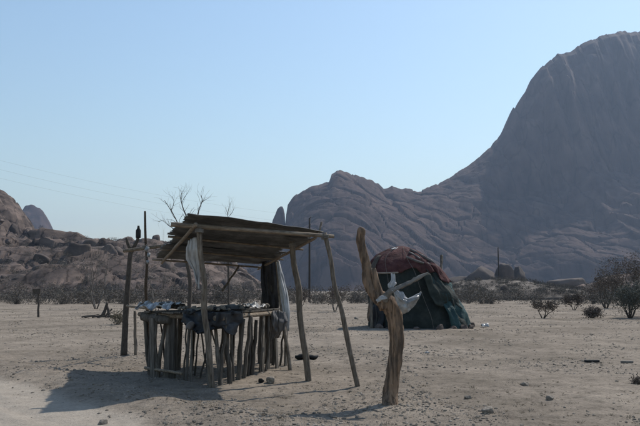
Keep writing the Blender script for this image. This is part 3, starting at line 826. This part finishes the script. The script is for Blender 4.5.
# ------------------------------------------------------------------ bare forked trunk in front
tr = empty('dead_tree_trunk', onG(389, 403)); tag(tr, 'bare crooked orange-brown tree trunk set upright in the sand', 'tree trunk')
Yt = G(389, 403).y
mpx = Yt / F
def tp(px, py, dy=0): return P(px, py, Yt + dy)
trunk_ob = MB().tube([ground_at(G(389.5, 404)), tp(390.5, 392), tp(393, 375), tp(396.5, 350), tp(396.5, 332), tp(394, 315), tp(388.5, 304), tp(380, 298, .02), tp(372, 290, .03), tp(367.5, 279, .04), tp(366.5, 266, .04), tp(363, 252, .03), tp(360.5, 240, .02), tp(361.5, 231, 0), tp(362.5, 228, 0)],
          [v * mpx for v in (8.0, 7.2, 6.8, 6.8, 7.1, 7.8, 8.3, 7.6, 6.0, 5.3, 4.7, 4.3, 4.3, 4.2, 2.6)], 16, .07, 5, 81).build('trunk', M['trunk'], tr)
for k_, (kx, ky, kd, kr) in enumerate([(384, 306, -.045, 3.2), (393, 309, -.05, 3.4), (394, 352, -.035, 2.0)]):
    c_ = tp(kx, ky, kd); MB().tube([c_ + Vector((-.01, .05, 0)), c_ + Vector((0, .0, .005)), c_ + Vector((.01, -.02, .012)), c_ + Vector((.012, -.03, .014))], [kr * 1.5 * mpx, kr * 1.25 * mpx, kr * .9 * mpx, kr * .4 * mpx], 9, .15, 2, 400 + k_).build('knot', M['trunk'], trunk_ob, loc=tr.location)
MB().tube([tp(386, 304, .0), tp(380, 297, .0), tp(377, 286, .0), tp(375, 275, .0), tp(374.5, 268, .0)], [5 * mpx, 5.2 * mpx, 4.2 * mpx, 3.0 * mpx, 1.2 * mpx], 10, .08, 4, 82).build('limb', M['trunk'], tr)
MB().tube([tp(384, 300, -.05), tp(391, 291, -.12), tp(399, 287.5, -.1), tp(408, 283.5, -.08), tp(417, 278.5, -.08), tp(426, 274, -.08), tp(428.5, 273.3, -.08)], [4.5 * mpx, 2.9 * mpx, 2.1 * mpx, 1.9 * mpx, 2.1 * mpx, 1.3 * mpx, .4 * mpx], 10, .25, 4, 83).build('broken_limb', M['limb'], tr)
MB().tube([tp(371, 273.5, .1), tp(385, 273.2, 0), tp(398, 272.6, -.08)], [1.0 * mpx, .9 * mpx, .8 * mpx], 7, .06, 3, 84).build('peg', M['limb'], tr)
cloth('white_rag', [[tp(391, 273.5, -.05), tp(395, 273.2, -.06)], [tp(391, 280, -.09), tp(395.5, 281, -.09)], [tp(387.5, 284, -.1), tp(396, 284.5, -.1)], [tp(388, 288, -.12), tp(393, 288.5, -.11)]],
      'white_cloth', 'small white rag hanging off the thin peg of the dead trunk', 'cloth', wr=.015, seed=31, nu=14, nv=16)
cloth('torn_white_plastic', [[tp(391, 290, -.15), tp(397, 291, -.14), tp(402, 292, -.12)], [tp(395, 296, -.16), tp(402, 300.5, -.18), tp(409, 300, -.12)], [tp(398, 304, -.16), tp(408, 303, -.2), tp(418, 297, -.14), tp(421, 291, -.12)], [tp(400, 309, -.16), tp(407, 307, -.2), tp(416, 301, -.16), tp(422, 292, -.12)], [tp(403, 315, -.14), tp(408, 312, -.16), tp(415, 305, -.14), tp(419, 297, -.12)]],
      'plastic', 'torn white plastic draped over the broken limb of the dead trunk', 'plastic sheet', wr=.025, seed=33)
cloth('cord_rag', [[tp(376, 300, -.15), tp(380, 296, -.17), tp(386, 296, -.17)], [tp(377, 303, -.16), tp(382, 300, -.18), tp(387, 299, -.17)]], 'plastic', 'small scrap of plastic tied at the fork of the dead trunk', 'plastic scrap', wr=.01, seed=35, nu=12, nv=8)

# ------------------------------------------------------------------ hut
hut = empty('hut', onG(418, 328)); tag(hut, 'dome-shaped hut patched with a maroon blanket and dark green tarps', 'hut')
Yh = 26.2
hc = P(418, 328, Yh); hm_ = Yh / F
# rings: photo row, left and right edge
rings = [(330, 371, 468), (322, 371, 465.5), (312, 371, 461), (300, 370.5, 454), (288, 370, 447.5), (276, 370, 441), (268, 370.5, 435), (261, 373, 427), (255, 379, 420), (250, 388, 412), (247.5, 396, 406), (246.8, 400, 402)]
def ring(yy):
    ys = [r[0] for r in rings][::-1]
    return float(np.interp(yy, ys, [r[1] for r in rings][::-1])), float(np.interp(yy, ys, [r[2] for r in rings][::-1]))
def hut_pt(yy, th, off=0.0):
    l, r = ring(yy)
    cx = (l + r) / 2; rx = (r - l) / 2 * hm_ + off
    ry = rx * .85 + off
    c = P(cx, yy, Yh)
    ct, st = math.cos(th), math.sin(th)
    n = .75
    x = math.copysign(abs(ct) ** n, ct) * rx; y = math.copysign(abs(st) ** n, st) * ry
    f = float(fbm(np.array(th * 2.2 + 10), np.array(yy * .06), 3, 90)) * .16 + float(fbm(np.array(th * 8 + 30), np.array(yy * .05), 3, 95)) * .13
    k = 1 + f / max(rx, .25) * min(1, rx)
    return Vector((c.x + x * k, c.y + y * k, max(c.z, -.02)))
def hut_shell(name, matl, y0, y1, t0, t1, off, ny=26, nt=90, hem=0.0, seed=0):
    m = MB(); vs = []; fs = []
    for j in range(ny + 1):
        for i in range(nt + 1):
            th = t0 + (t1 - t0) * i / nt
            yb = y0 + hem * float(fbm(np.array(th * 3.1), np.array(seed * 3.3), 3, seed))
            yy = yb + (y1 - yb) * j / ny
            vs.append(hut_pt(yy, th, off))
    for j in range(ny):
        for i in range(nt):
            a = j * (nt + 1) + i; fs.append((a, a + 1, a + nt + 2, a + nt + 1))
    m.add(vs, fs)
    o = m.build(name, M[matl], hut)
    s = o.modifiers.new('thickness', 'SOLIDIFY'); s.thickness = .012; s.offset = 1
    return o
PI = math.pi
hut_shell('tarp_cover', 'green_net', 330.5, 246.8, 0, 2 * PI, 0)
hut_shell('blanket', 'maroon', 272, 246.4, 0, 2 * PI, .05, ny=18, hem=9, seed=3)
hut_shell('teal_tarp', 'teal', 329.5, 270, -1.15, .55, .035, ny=20, nt=30, hem=2, seed=5)
hut_shell('brown_cloth', 'trunk', 322, 272, -PI + .0, -PI + .42, .035, ny=14, nt=14, hem=6, seed=8)
hut_shell('white_strip', 'white_cloth', 250, 248.2, -2.4, -1.9, .075, ny=4, nt=10, hem=1, seed=9)
hut_shell('patch', 'patch', 303, 274, -1.35, -.55, .04, ny=14, nt=22, hem=14, seed=12)
hut_shell('patch', 'navy', 329.5, 296, -2.95, -2.35, .045, ny=14, nt=14, hem=5, seed=14)  # dark sheet standing in for the shade inside the door opening
hut_shell('patch', 'bark', 276, 256, -3.1, -2.45, .075, ny=10, nt=14, hem=7, seed=16)
hut_shell('flap', 'maroon', 281, 262, -.75, .1, .085, ny=10, nt=16, hem=6, seed=18)
def hpoly(y, th, off): return hut_pt(y, th, off)
for i, pl in enumerate([[(253, -1.35), (258, -1.1), (263, -.9), (266, -.75)], [(250, -1.1), (256, -.75), (262, -.55), (268, -.45)], [(258, -1.5), (262, -1.3), (264.5, -1.1)]]):
    MB().tube([hpoly(y, t, .085) for y, t in pl], [.03, .045, .04, .015][:len(pl)], 8, .3, 4, 100 + i).build('pale_fold', M['sack'], hut)
for i, (ta, tb) in enumerate([(-2.6, -.25), (-2.05, .35), (-1.5, 1.3)]):
    MB().tube([hpoly(yy, ta, .10) for yy in (329, 315, 300, 285, 272, 262, 255, 250, 247.5)], [.008] * 9, 5, .1, 3, 420 + i).build('rope', M['bark_grey'], hut)
# frame sticks; the door hole at the left is only a dark sheet
for i, (a, b) in enumerate([((372, 329), (371, 268)), ((441, 277), (441.5, 255))]):
    pole('frame_stick', P(a[0], a[1], Yh - 1.0 if i == 0 else Yh + .8), P(b[0], b[1], Yh - .9 if i == 0 else Yh + .9), .05, .045, hut, 'wood', seed=110 + i)
for i in range(14):
    th = -PI * 1.02 + i * PI * 1.06 / 13
    p = hut_pt(329, th, .12)
    o = link('weight_stone', BLD[i % 4], None, hut); s = random.uniform(.07, .15)
    o.location = Vector((p.x, p.y, s * .3)) - hut.location; o.scale = (s * 1.3, s, s); o.rotation_euler = (0, 0, i)

# ------------------------------------------------------------------ small things on the ground
tk = empty('black_rag', onG(306, 360)); tag(tk, 'black rubber scrap lying flat on the sand between the stall poles', 'scrap')
c = G(306, 360); m = MB()
c.z = gz1(c.x, c.y)
MB().tube([c + Vector((-.20, .02, .03)), c + Vector((-.08, -.03, .045)), c + Vector((.05, .03, .04)), c + Vector((.16, -.02, .03)), c + Vector((.23, .03, .05))], [.03, .045, .04, .035, .02], 9, .25, 3, 120).build('strip', M['black'], tk)
MB().tube([c + Vector((-.10, .04, .06)), c + Vector((-.04, .03, .09)), c + Vector((.03, .0, .06))], [.02, .02, .02], 7, .2, 3, 121).build('loop', M['black'], tk)
def plank_thing(px, py, L, wd, ang, label, matl):
    p = onG(px, py, .025); d = Vector((math.cos(ang), math.sin(ang), 0)); n = Vector((-d.y, d.x, 0))
    o = MB().box(p, d * L / 2, n * wd / 2, Vector((0, 0, .02))).build('plank', M[matl], None, loc=p, smooth=False)
    tag(o, label, 'plank')
    bv = o.modifiers.new('bevel', 'BEVEL'); bv.width = .006
plank_thing(592, 362.5, .26, .10, .1, 'short dark plank lying on the open sand at the right', 'black')
plank_thing(627, 363.5, .22, .05, -.1, 'pale bleached plank lying at the far right of the sand', 'limb')
for i, (px, py, lab) in enumerate([(485, 327.5, 'white litter scrap on the sand right of the hut'), (463, 322.5, 'paler litter scrap close behind the hut\'s right edge'), (427, 355, 'tiny white litter scrap on the sand near the dead trunk')]):
    p = onG(px, py, .04); s = .12 if i < 2 else .04
    cloth('litter', [[p + Vector((-s, s, 0)), p + Vector((s, s, 0))], [p + Vector((-s, 0, s * .7)), p + Vector((s, 0, s))], [p + Vector((-s, -s, 0)), p + Vector((s, -s, 0))]], 'plastic', lab, 'litter', 'white litter', wr=.03, seed=130 + i, nu=8, nv=8)
for i, (px, py, s, lab) in enumerate([(525, 386, .06, 'dark stone alone on the sand right of the dead trunk'), (468, 399, .05, 'small dark stone on the sand in the lower middle'), (550, 400, .055, 'dark stone on the sand in the lower right'), (487, 413, .07, 'dark stone near the bottom edge right of the dead trunk'), (356, 319.5, .12, 'stone on the sand left of the hut'), (103, 421, .05, 'dark stone on the verge at the bottom left')]):
    lump('stone', onG(px, py, s * .3), s, 'stone', lab, 'stone', 60 + i, (1.2, 1, .8), 'single stones on the sand')
# signpost far left
sg = empty('sign_post', onG(38.5, 317.5)); tag(sg, 'small wooden post with a dark board on top, far left', 'sign post')
Ys = G(38, 317.5).y
pole('post', ground_at(G(38.5, 317.5)), P(38.5, 290, Ys), .055, .05, sg, 'bark', seed=140)
a = P(36.5, 291.5, Ys - .07); MB().box(a, (.19, .01, 0), (-.001, .02, 0), (0, 0, .13)).build('board', M['bark'], sg, smooth=False)
# crossed stumps
st_ = empty('crossed_stumps', onG(107, 317)); tag(st_, 'dark stumps leaning together on the flat left of the stall', 'stump')
Yc = G(107, 317).y
for i, (x0, y0, x1, y1, r0) in enumerate([(101.5, 318, 107.5, 303, .1), (110, 318.5, 106.5, 302, .09), (105, 316, 112, 309, .06)]):
    pole('stump', P(x0, y0, Yc) - Vector((0, 0, .05)), P(x1, y1, Yc + .1 * i), r0, r0 * .6, st_, 'bark', seed=150 + i)
fb = empty('fallen_branch', onG(88, 318.5)); tag(fb, 'dark fallen branch lying left of the crossed stumps', 'branch')
p0 = G(80, 318.5)
for i in range(6):
    a = p0 + Vector((i * .28, random.uniform(-.3, .3), .06)); MB().tube([a, a + Vector((.35, random.uniform(-.2, .2), .06)), a + Vector((.7, random.uniform(-.3, .3), .10 + .05 * i))], [.045, .035, .015], 6, .1, 3, 160 + i).build('limb', M['bark'], fb)

# ------------------------------------------------------------------ power poles and wires
def power_pole(px, ytop, Yd, r, label):
    o = empty('power_pole', (P(px, 290, Yd).x, Yd, 0)); tag(o, label, 'power pole', 'power poles')
    t = P(px, ytop, Yd)
    MB().tube([Vector((t.x, Yd, -.3)), Vector((t.x, Yd, t.z * .5)), t], [r * 1.15, r, r * .8], 10, .02, 3, 170).build('pole', M['pole'], o)
    for dz in (-1.6, -.8, 0):
        q = t + Vector((.1, 0, dz))
        MB().tube([q, q + Vector((0, 0, .1)), q + Vector((0, 0, .2))], [.05, .06, .03], 8, 0, 1, 171).build('insulator', M['sack'], o)
    return t
t1 = power_pole(309.5, 218, 78, .11, 'tall dark power pole seen past the right end of the tin roof')
t3 = power_pole(498, 248, 140, .13, 'thin power pole standing on the granite mound')
t2 = P(441, 255, 110)
o = empty('gate_post', (t2.x, 110, 0)); tag(o, 'dark pole top showing just above the right shoulder of the hut', 'post')
MB().tube([Vector((t2.x, 110, -.2)), Vector((t2.x, 110, 3)), t2], [.2, .18, .16], 10, .03, 3, 175).build('pole', M['pole'], o)
t0 = P(-120, 130, 60)
t4 = P(760, 270, 260)
def wire(a, b, sag):
    n = 24
    return [a.lerp(b, i / n) - Vector((0, 0, sag * 4 * (i / n) * (1 - i / n))) for i in range(n + 1)]
for i, dz in enumerate((-1.5, -.7, .15)):
    off = Vector((.1, 0, dz))
    m = MB()
    m.tube(wire(t0 + off, t1 + off, 1.0), [.0036] * 25, 5, 0, 1, 1)
    m.tube(wire(t1 + off, t3 + off, 1.0), [.0045] * 25, 5, 0, 1, 1)
    m.tube(wire(t3 + off, t4 + off, 1.2), [.005] * 25, 5, 0, 1, 1)
    tag(m.build('power_wire', M['wire']), ['lowest', 'middle', 'topmost'][i] + ' overhead wire strung between the power poles', 'wire', 'overhead wires')

# ------------------------------------------------------------------ trees and bushes
def grow(mb, p, d, L, r, depth, rnd, spread=.5, up=.12, tips=None, n=5, kids=(2, 3)):
    d = d.normalized()
    pts = [p]; q = p
    for k in range(3):
        d = (d + Vector((rnd.uniform(-1, 1), rnd.uniform(-1, 1), rnd.uniform(-.6, .9))) * .22).normalized()
        q = q + d * L / 3; pts.append(q)
    r1 = r * .62
    mb.tube(pts, [r, r * .88, r * .75, r1], n if depth > 1 else 3, .08, 1, rnd.random())
    if tips is not None and depth <= 2: tips += pts[1:]
    if depth == 0: return
    for k in range(rnd.randint(*kids)):
        a = Vector((rnd.uniform(-1, 1), rnd.uniform(-1, 1), rnd.uniform(-.5, 1))).normalized()
        nd = (d + a * spread * rnd.uniform(.7, 1.5) + Vector((0, 0, up))).normalized()
        st = pts[-1] if k < 2 else pts[2]
        grow(mb, st, nd, L * rnd.uniform(.62, .88), r1 * (.95 if k == 0 else .75), depth - 1, rnd, spread, up, tips, n, kids)
def leaves(tips, n, size, spread, seed):
    r = np.random.default_rng(seed)
    T = np.array([t[:] for t in tips])
    c = T[r.integers(0, len(T), n)] + r.normal(0, spread, (n, 3))
    a = r.normal(0, 1, (n, 3)); a /= np.linalg.norm(a, axis=1)[:, None]
    b = np.cross(a, r.normal(0, 1, (n, 3))); b /= np.linalg.norm(b, axis=1)[:, None]
    s = (size * (.5 + r.random(n)))[:, None]
    V = np.stack([c - a * s, c + b * s * .45, c + a * s, c - b * s * .45], 1)
    return V.reshape(-1, 3), np.arange(n * 4).reshape(-1, 4)
def tree(name, base, h, r, seed, label, cat='tree', group=None, depth=4, trunks=1, spread=.5, up=.12, leafn=0, lsize=.05, lspread=.12, leafm='leaf', bark='bark', lean=(0, 0), frac=.36, kids=(2, 3), fit=None, fitw=0):
    rnd = random.Random(seed)
    base = Vector(base); base.z = gz1(base.x, base.y) - .05 if base.y < 140 else base.z
    o = empty(name, base); tag(o, label, cat, group)
    tips = []; mbs = []
    for k in range(trunks):
        mb = MB(); mbs.append(mb)
        a = 6.28 * k / trunks + rnd.random()
        d = Vector((math.cos(a) * .55 * (trunks > 1) + lean[0], math.sin(a) * .55 * (trunks > 1) + lean[1], 1))
        grow(mb, base + Vector((math.cos(a), math.sin(a), 0)) * r * (trunks > 1), d, h * frac, r * rnd.uniform(.8, 1.1), depth, rnd, spread, up, tips, 6, kids)
    if fit:                       # centre and height of the crown as measured
        top = max(t.z for t in tips); up_ = [t.x for t in tips if t.z > base.z + .72 * (top - base.z)]; cx = (min(up_) + max(up_)) / 2
        k = (fit.z - base.z) / (top - base.z)
        sh = fit.x - (base.x + (cx - base.x) * k)
        hw = (max(up_) - min(up_)) / 2 * k; ks = min(1, fitw * base.y / F / hw) if fitw else 1
        f = lambda q: (fit.x + (base.x + (q[0] - base.x) * k + sh - fit.x) * ks, base.y + (q[1] - base.y) * k, base.z + (q[2] - base.z) * k)
        for mb in mbs: mb.v = [f(q) for q in mb.v]
        tips = [Vector(f(t)) for t in tips]
    for k, mb in enumerate(mbs): mb.build('trunk' if k == 0 else 'stem', M[bark], o)
    if leafn:
        V, Fc = leaves(tips, leafn, lsize, lspread, seed)
        V = V - np.array(base[:])
        link('crown', mesh_np('crown', V, Fc, False), M[leafm], o)
    return o
# leafless trees behind the stall
def drawn_tree(base, Yd, lines, label, seed):
    """a leafless tree whose main limbs were measured; twigs grow from their ends"""
    r = random.Random(seed)
    b = Vector((base.x, Yd, gz1(base.x, Yd) - .1)); o = empty('bare_tree', b); tag(o, label, 'tree', 'leafless trees')
    for i, (r0, r1, pts) in enumerate(lines):
        mb = MB()
        dep = r.uniform(-.5, .5)
        W = [P(px, py, Yd + dep * min(1, .2 + k / len(pts)) * (i > 0)) + Vector((r.uniform(-.03, .03), 0, r.uniform(-.03, .03))) for k, (px, py) in enumerate(pts)]
        if i == 0: W[0] = b
        rad = [(r0 + (r1 - r0) * k / (len(W) - 1)) * (.62 if i else 1) for k in range(len(W))]
        mb.tube(W, rad, 6, .1, 3, seed + i)
        if i:
            for k in range(1, len(W)):
                for q in range(3):
                    d = (W[k] - W[k - 1]).normalized() + Vector((r.uniform(-1, 1), r.uniform(-1, 1), r.uniform(-.3, .8))) * .9
                    grow(mb, W[k].lerp(W[k - 1], r.random() * .6), d, r.uniform(.2, .42), rad[k] * .6, 1, r, .8, .0, None, 4, (1, 2))
        mb.build('trunk' if i == 0 else 'limb', M['bark'], o)
drawn_tree(P(188, 303, 30), 30, [(.09, .06, [(188, 305), (190, 285), (187, 262), (184, 245)]),
    (.05, .015, [(184, 245), (179, 229), (176.5, 220.5), (170, 209.5), (164.5, 200)]),
    (.022, .010, [(171, 211), (174.5, 202.5), (172, 196.5)]),
    (.055, .015, [(184, 245), (189, 228), (187, 217), (182.3, 205.5), (180.4, 196.5), (181.5, 192.5)]),
    (.02, .010, [(181.5, 203), (184.5, 197.5), (186.5, 193.5)]),
    (.045, .014, [(187, 236), (194, 225), (197.3, 216), (199.2, 208.5), (202, 201), (201.3, 195)]),
    (.018, .009, [(201, 204), (204.5, 200.5), (207, 199)]),
    (.03, .010, [(180, 232), (168, 226), (163, 221), (158, 222)])],
    'leafless tree with crooked forked twigs rising above the left of the tin roof', 501)
drawn_tree(P(229, 303, 34), 34, [(.06, .035, [(230, 305), (228, 265), (228, 235)]),
    (.03, .012, [(228, 235), (227.5, 221), (228.5, 210), (231, 202.5)]),
    (.018, .009, [(228, 214), (225.5, 207)]), (.018, .009, [(228, 217), (232.5, 213), (234, 208)])],
    'slim leafless sapling whose tip shows above the roof sheet', 502)
tree('bare_tree', P(100, 306, 50), 4.6, .08, 23, 'thin leafless tree behind the crossed stumps', 'tree', 'leafless trees', 5, 3, .5, .15, bark='bark_grey', fit=P(96, 233, 50), fitw=16)
tree('bare_tree', P(152, 305, 40), 4.0, .06, 37, 'spindly leafless tree showing between the tall pole and the roof', 'tree', 'leafless trees', 4, 2, .45, .2, bark='bark_grey', fit=P(158, 224, 40), fitw=13)
# right-hand trees and shrubs
tree('thorn_tree', G(630, 318), 1.75, .04, 41, 'grey-green thorn tree with several stems at the right edge', 'tree', 'thorn trees', 4, 8, .75, .0, 6500, .035, .2, 'leaf', frac=.3)
tree('thorn_tree', G(652, 317), 2.1, .045, 43, 'grey-green thorn tree cut off by the right edge of the picture', 'tree', 'thorn trees', 4, 8, .75, .0, 6500, .035, .2, 'leaf', frac=.3)
tree('thorn_tree', P(606, 305, 52), 2.5, .07, 47, 'brown leafless thorn tree left of the grey-green one', 'tree', 'thorn trees', 4, 4, .6, .05, 3800, .05, .18, 'leaf_dry')
tree('thorn_tree', P(632, 304, 66), 3.7, .08, 53, 'taller brown thorn tree behind the grey-green one', 'tree', 'thorn trees', 5, 4, .6, .08, 5200, .06, .22, 'leaf_dry')
tree('thorn_bush', G(543, 318), .85, .035, 59, 'small flat-topped dark thorn bush alone on the sand', 'bush', 'thorn bushes', 4, 3, .75, -.02, 1600, .035, .08, 'leaf_dry')
tree('thorn_bush', G(592, 318), .55, .025, 61, 'low brown bush at the foot of the right-hand trees', 'bush', 'thorn bushes', 3, 6, .7, 0, 1700, .04, .1, 'leaf_dry')
tree('thorn_bush', P(574, 307, 48), 1.1, .03, 67, 'brown bush between the flat-topped thorn bush and the trees', 'bush', 'thorn bushes', 4, 5, .7, 0, 2200, .045, .12, 'leaf_dry')
tree('thorn_bush', G(118, 325), .5, .02, 71, 'low dry bush on the sand just left of the leaning forked post', 'bush', 'thorn bushes', 3, 6, .7, 0, 900, .03, .08, 'straw', 'bark_grey')
tree('thorn_bush', G(638, 383), .12, .006, 73, 'low dark clump on the sand at the right edge', 'bush', 'thorn bushes', 3, 8, .8, 0, 800, .012, .04, 'leaf_dry')
tree('thorn_bush', P(335, 306, 44), 1.5, .03, 79, 'dry bush left of the hut behind the leaning prop pole', 'bush', 'thorn bushes', 4, 5, .65, .05, 1600, .04, .12, 'leaf_dry', 'bark_grey')
tree('thorn_bush', P(300, 305, 46), 1.5, .03, 83, 'dry bush on the flat seen between the stall\'s right-hand posts', 'bush', 'thorn bushes', 4, 5, .65, .05, 1600, .04, .12, 'leaf_dry', 'bark_grey')
# scrub belt along the foot of the hills: one mass
def scrub_belt(n, seed):
    r = np.random.default_rng(seed)
    tv = []; tf = []; nb = 0
    V = []; 
    for i in range(n):
        y = 66 + 55 * r.random() ** 1.6
        x = (r.random() * 2 - 1) * (y * .62)
        px = 320 + x / y * F
        hmax = 2.4 if px < 300 else (2.2 if px < 480 else 1.9)
        h = (.5 + (hmax - .5) * r.random() ** 1.5) * (y / 80)
        wdt = h * (.8 + .9 * r.random())
        k = 260
        u = r.normal(0, 1, (k, 3)); u /= np.linalg.norm(u, axis=1)[:, None]
        rad = r.random((k, 1)) ** .45
        c = np.array([x, y, h * .42]) + u * rad * np.array([wdt * .55, wdt * .55, h * .55])
        c[:, 2] = np.maximum(c[:, 2], .05)
        a = u + r.normal(0, .7, (k, 3)); a /= np.linalg.norm(a, axis=1)[:, None]
        b = np.cross(a, r.normal(0, 1, (k, 3))); b /= np.linalg.norm(b, axis=1)[:, None]
        s = (.06 + .10 * r.random(k))[:, None] * (h / 1.2) ** .5
        V.append(np.stack([c - a * s, c + b * s * .2, c + a * s, c - b * s * .2], 1).reshape(-1, 3))
    V = np.concatenate(V)
    return mesh_np('scrub', V, np.arange(len(V)).reshape(-1, 4), False)
tag(link('scrub', scrub_belt(580, 5), M['scrub']), 'belt of dry brown scrub along the foot of the rocky hills', 'scrub', kind='stuff')

def hill_scrub(grids, seed):
    r = np.random.default_rng(seed); V = []
    for (X, Yw, Z), n, sz in grids:
        ny = X.shape[0] // 2
        for i in range(n):
            a = int((.03 + .9 * r.random() ** 1.3) * ny); b = r.integers(2, X.shape[1] - 2)
            h = sz * (.5 + r.random())
            k = 150
            u = r.normal(0, 1, (k, 3)); u /= np.linalg.norm(u, axis=1)[:, None]
            c = np.array([X[a, b], Yw[a, b], Z[a, b] + h * .3]) + u * r.random((k, 1)) ** .45 * np.array([h * .8, h * .8, h * .55])
            d = u + r.normal(0, .7, (k, 3)); d /= np.linalg.norm(d, axis=1)[:, None]
            e_ = np.cross(d, r.normal(0, 1, (k, 3))); e_ /= np.linalg.norm(e_, axis=1)[:, None]
            s = (.06 + .09 * r.random(k))[:, None] * h ** .5
            V.append(np.stack([c - d * s, c + e_ * s * .25, c + d * s, c - e_ * s * .25], 1).reshape(-1, 3))
    V = np.concatenate(V)
    return mesh_np('hill_scrub', V, np.arange(len(V)).reshape(-1, 4), False)
tag(link('hill_scrub', hill_scrub([(g1, 260, 1.3), (g2, 520, 1.1), (g3, 480, .6), (g4, 260, 1.1)], 8), M['scrub']), 'dark dry bushes scattered over the rocky hillsides', 'scrub', kind='stuff')

# ------------------------------------------------------------------ haze
hzm = bpy.data.materials.new('haze'); hzm.use_nodes = True
t = hzm.node_tree; t.nodes.remove(t.nodes['Principled BSDF'])
pv = t.nodes.new('ShaderNodeVolumePrincipled')
pv.inputs['Color'].default_value = (.56, .73, 1.0, 1)
pv.inputs['Density'].default_value = .00015
pv.inputs['Anisotropy'].default_value = .3
t.links.new(pv.outputs[0], t.nodes['Material Output'].inputs['Volume'])
m = MB(); m.box((0, 2500, 299), (5600, 0, 0), (0, 3700, 0), (0, 0, 305))
tag(m.build('haze', hzm, loc=(0, 2500, 0), smooth=False), 'pale blue dust haze over the plain', 'haze', kind='stuff')
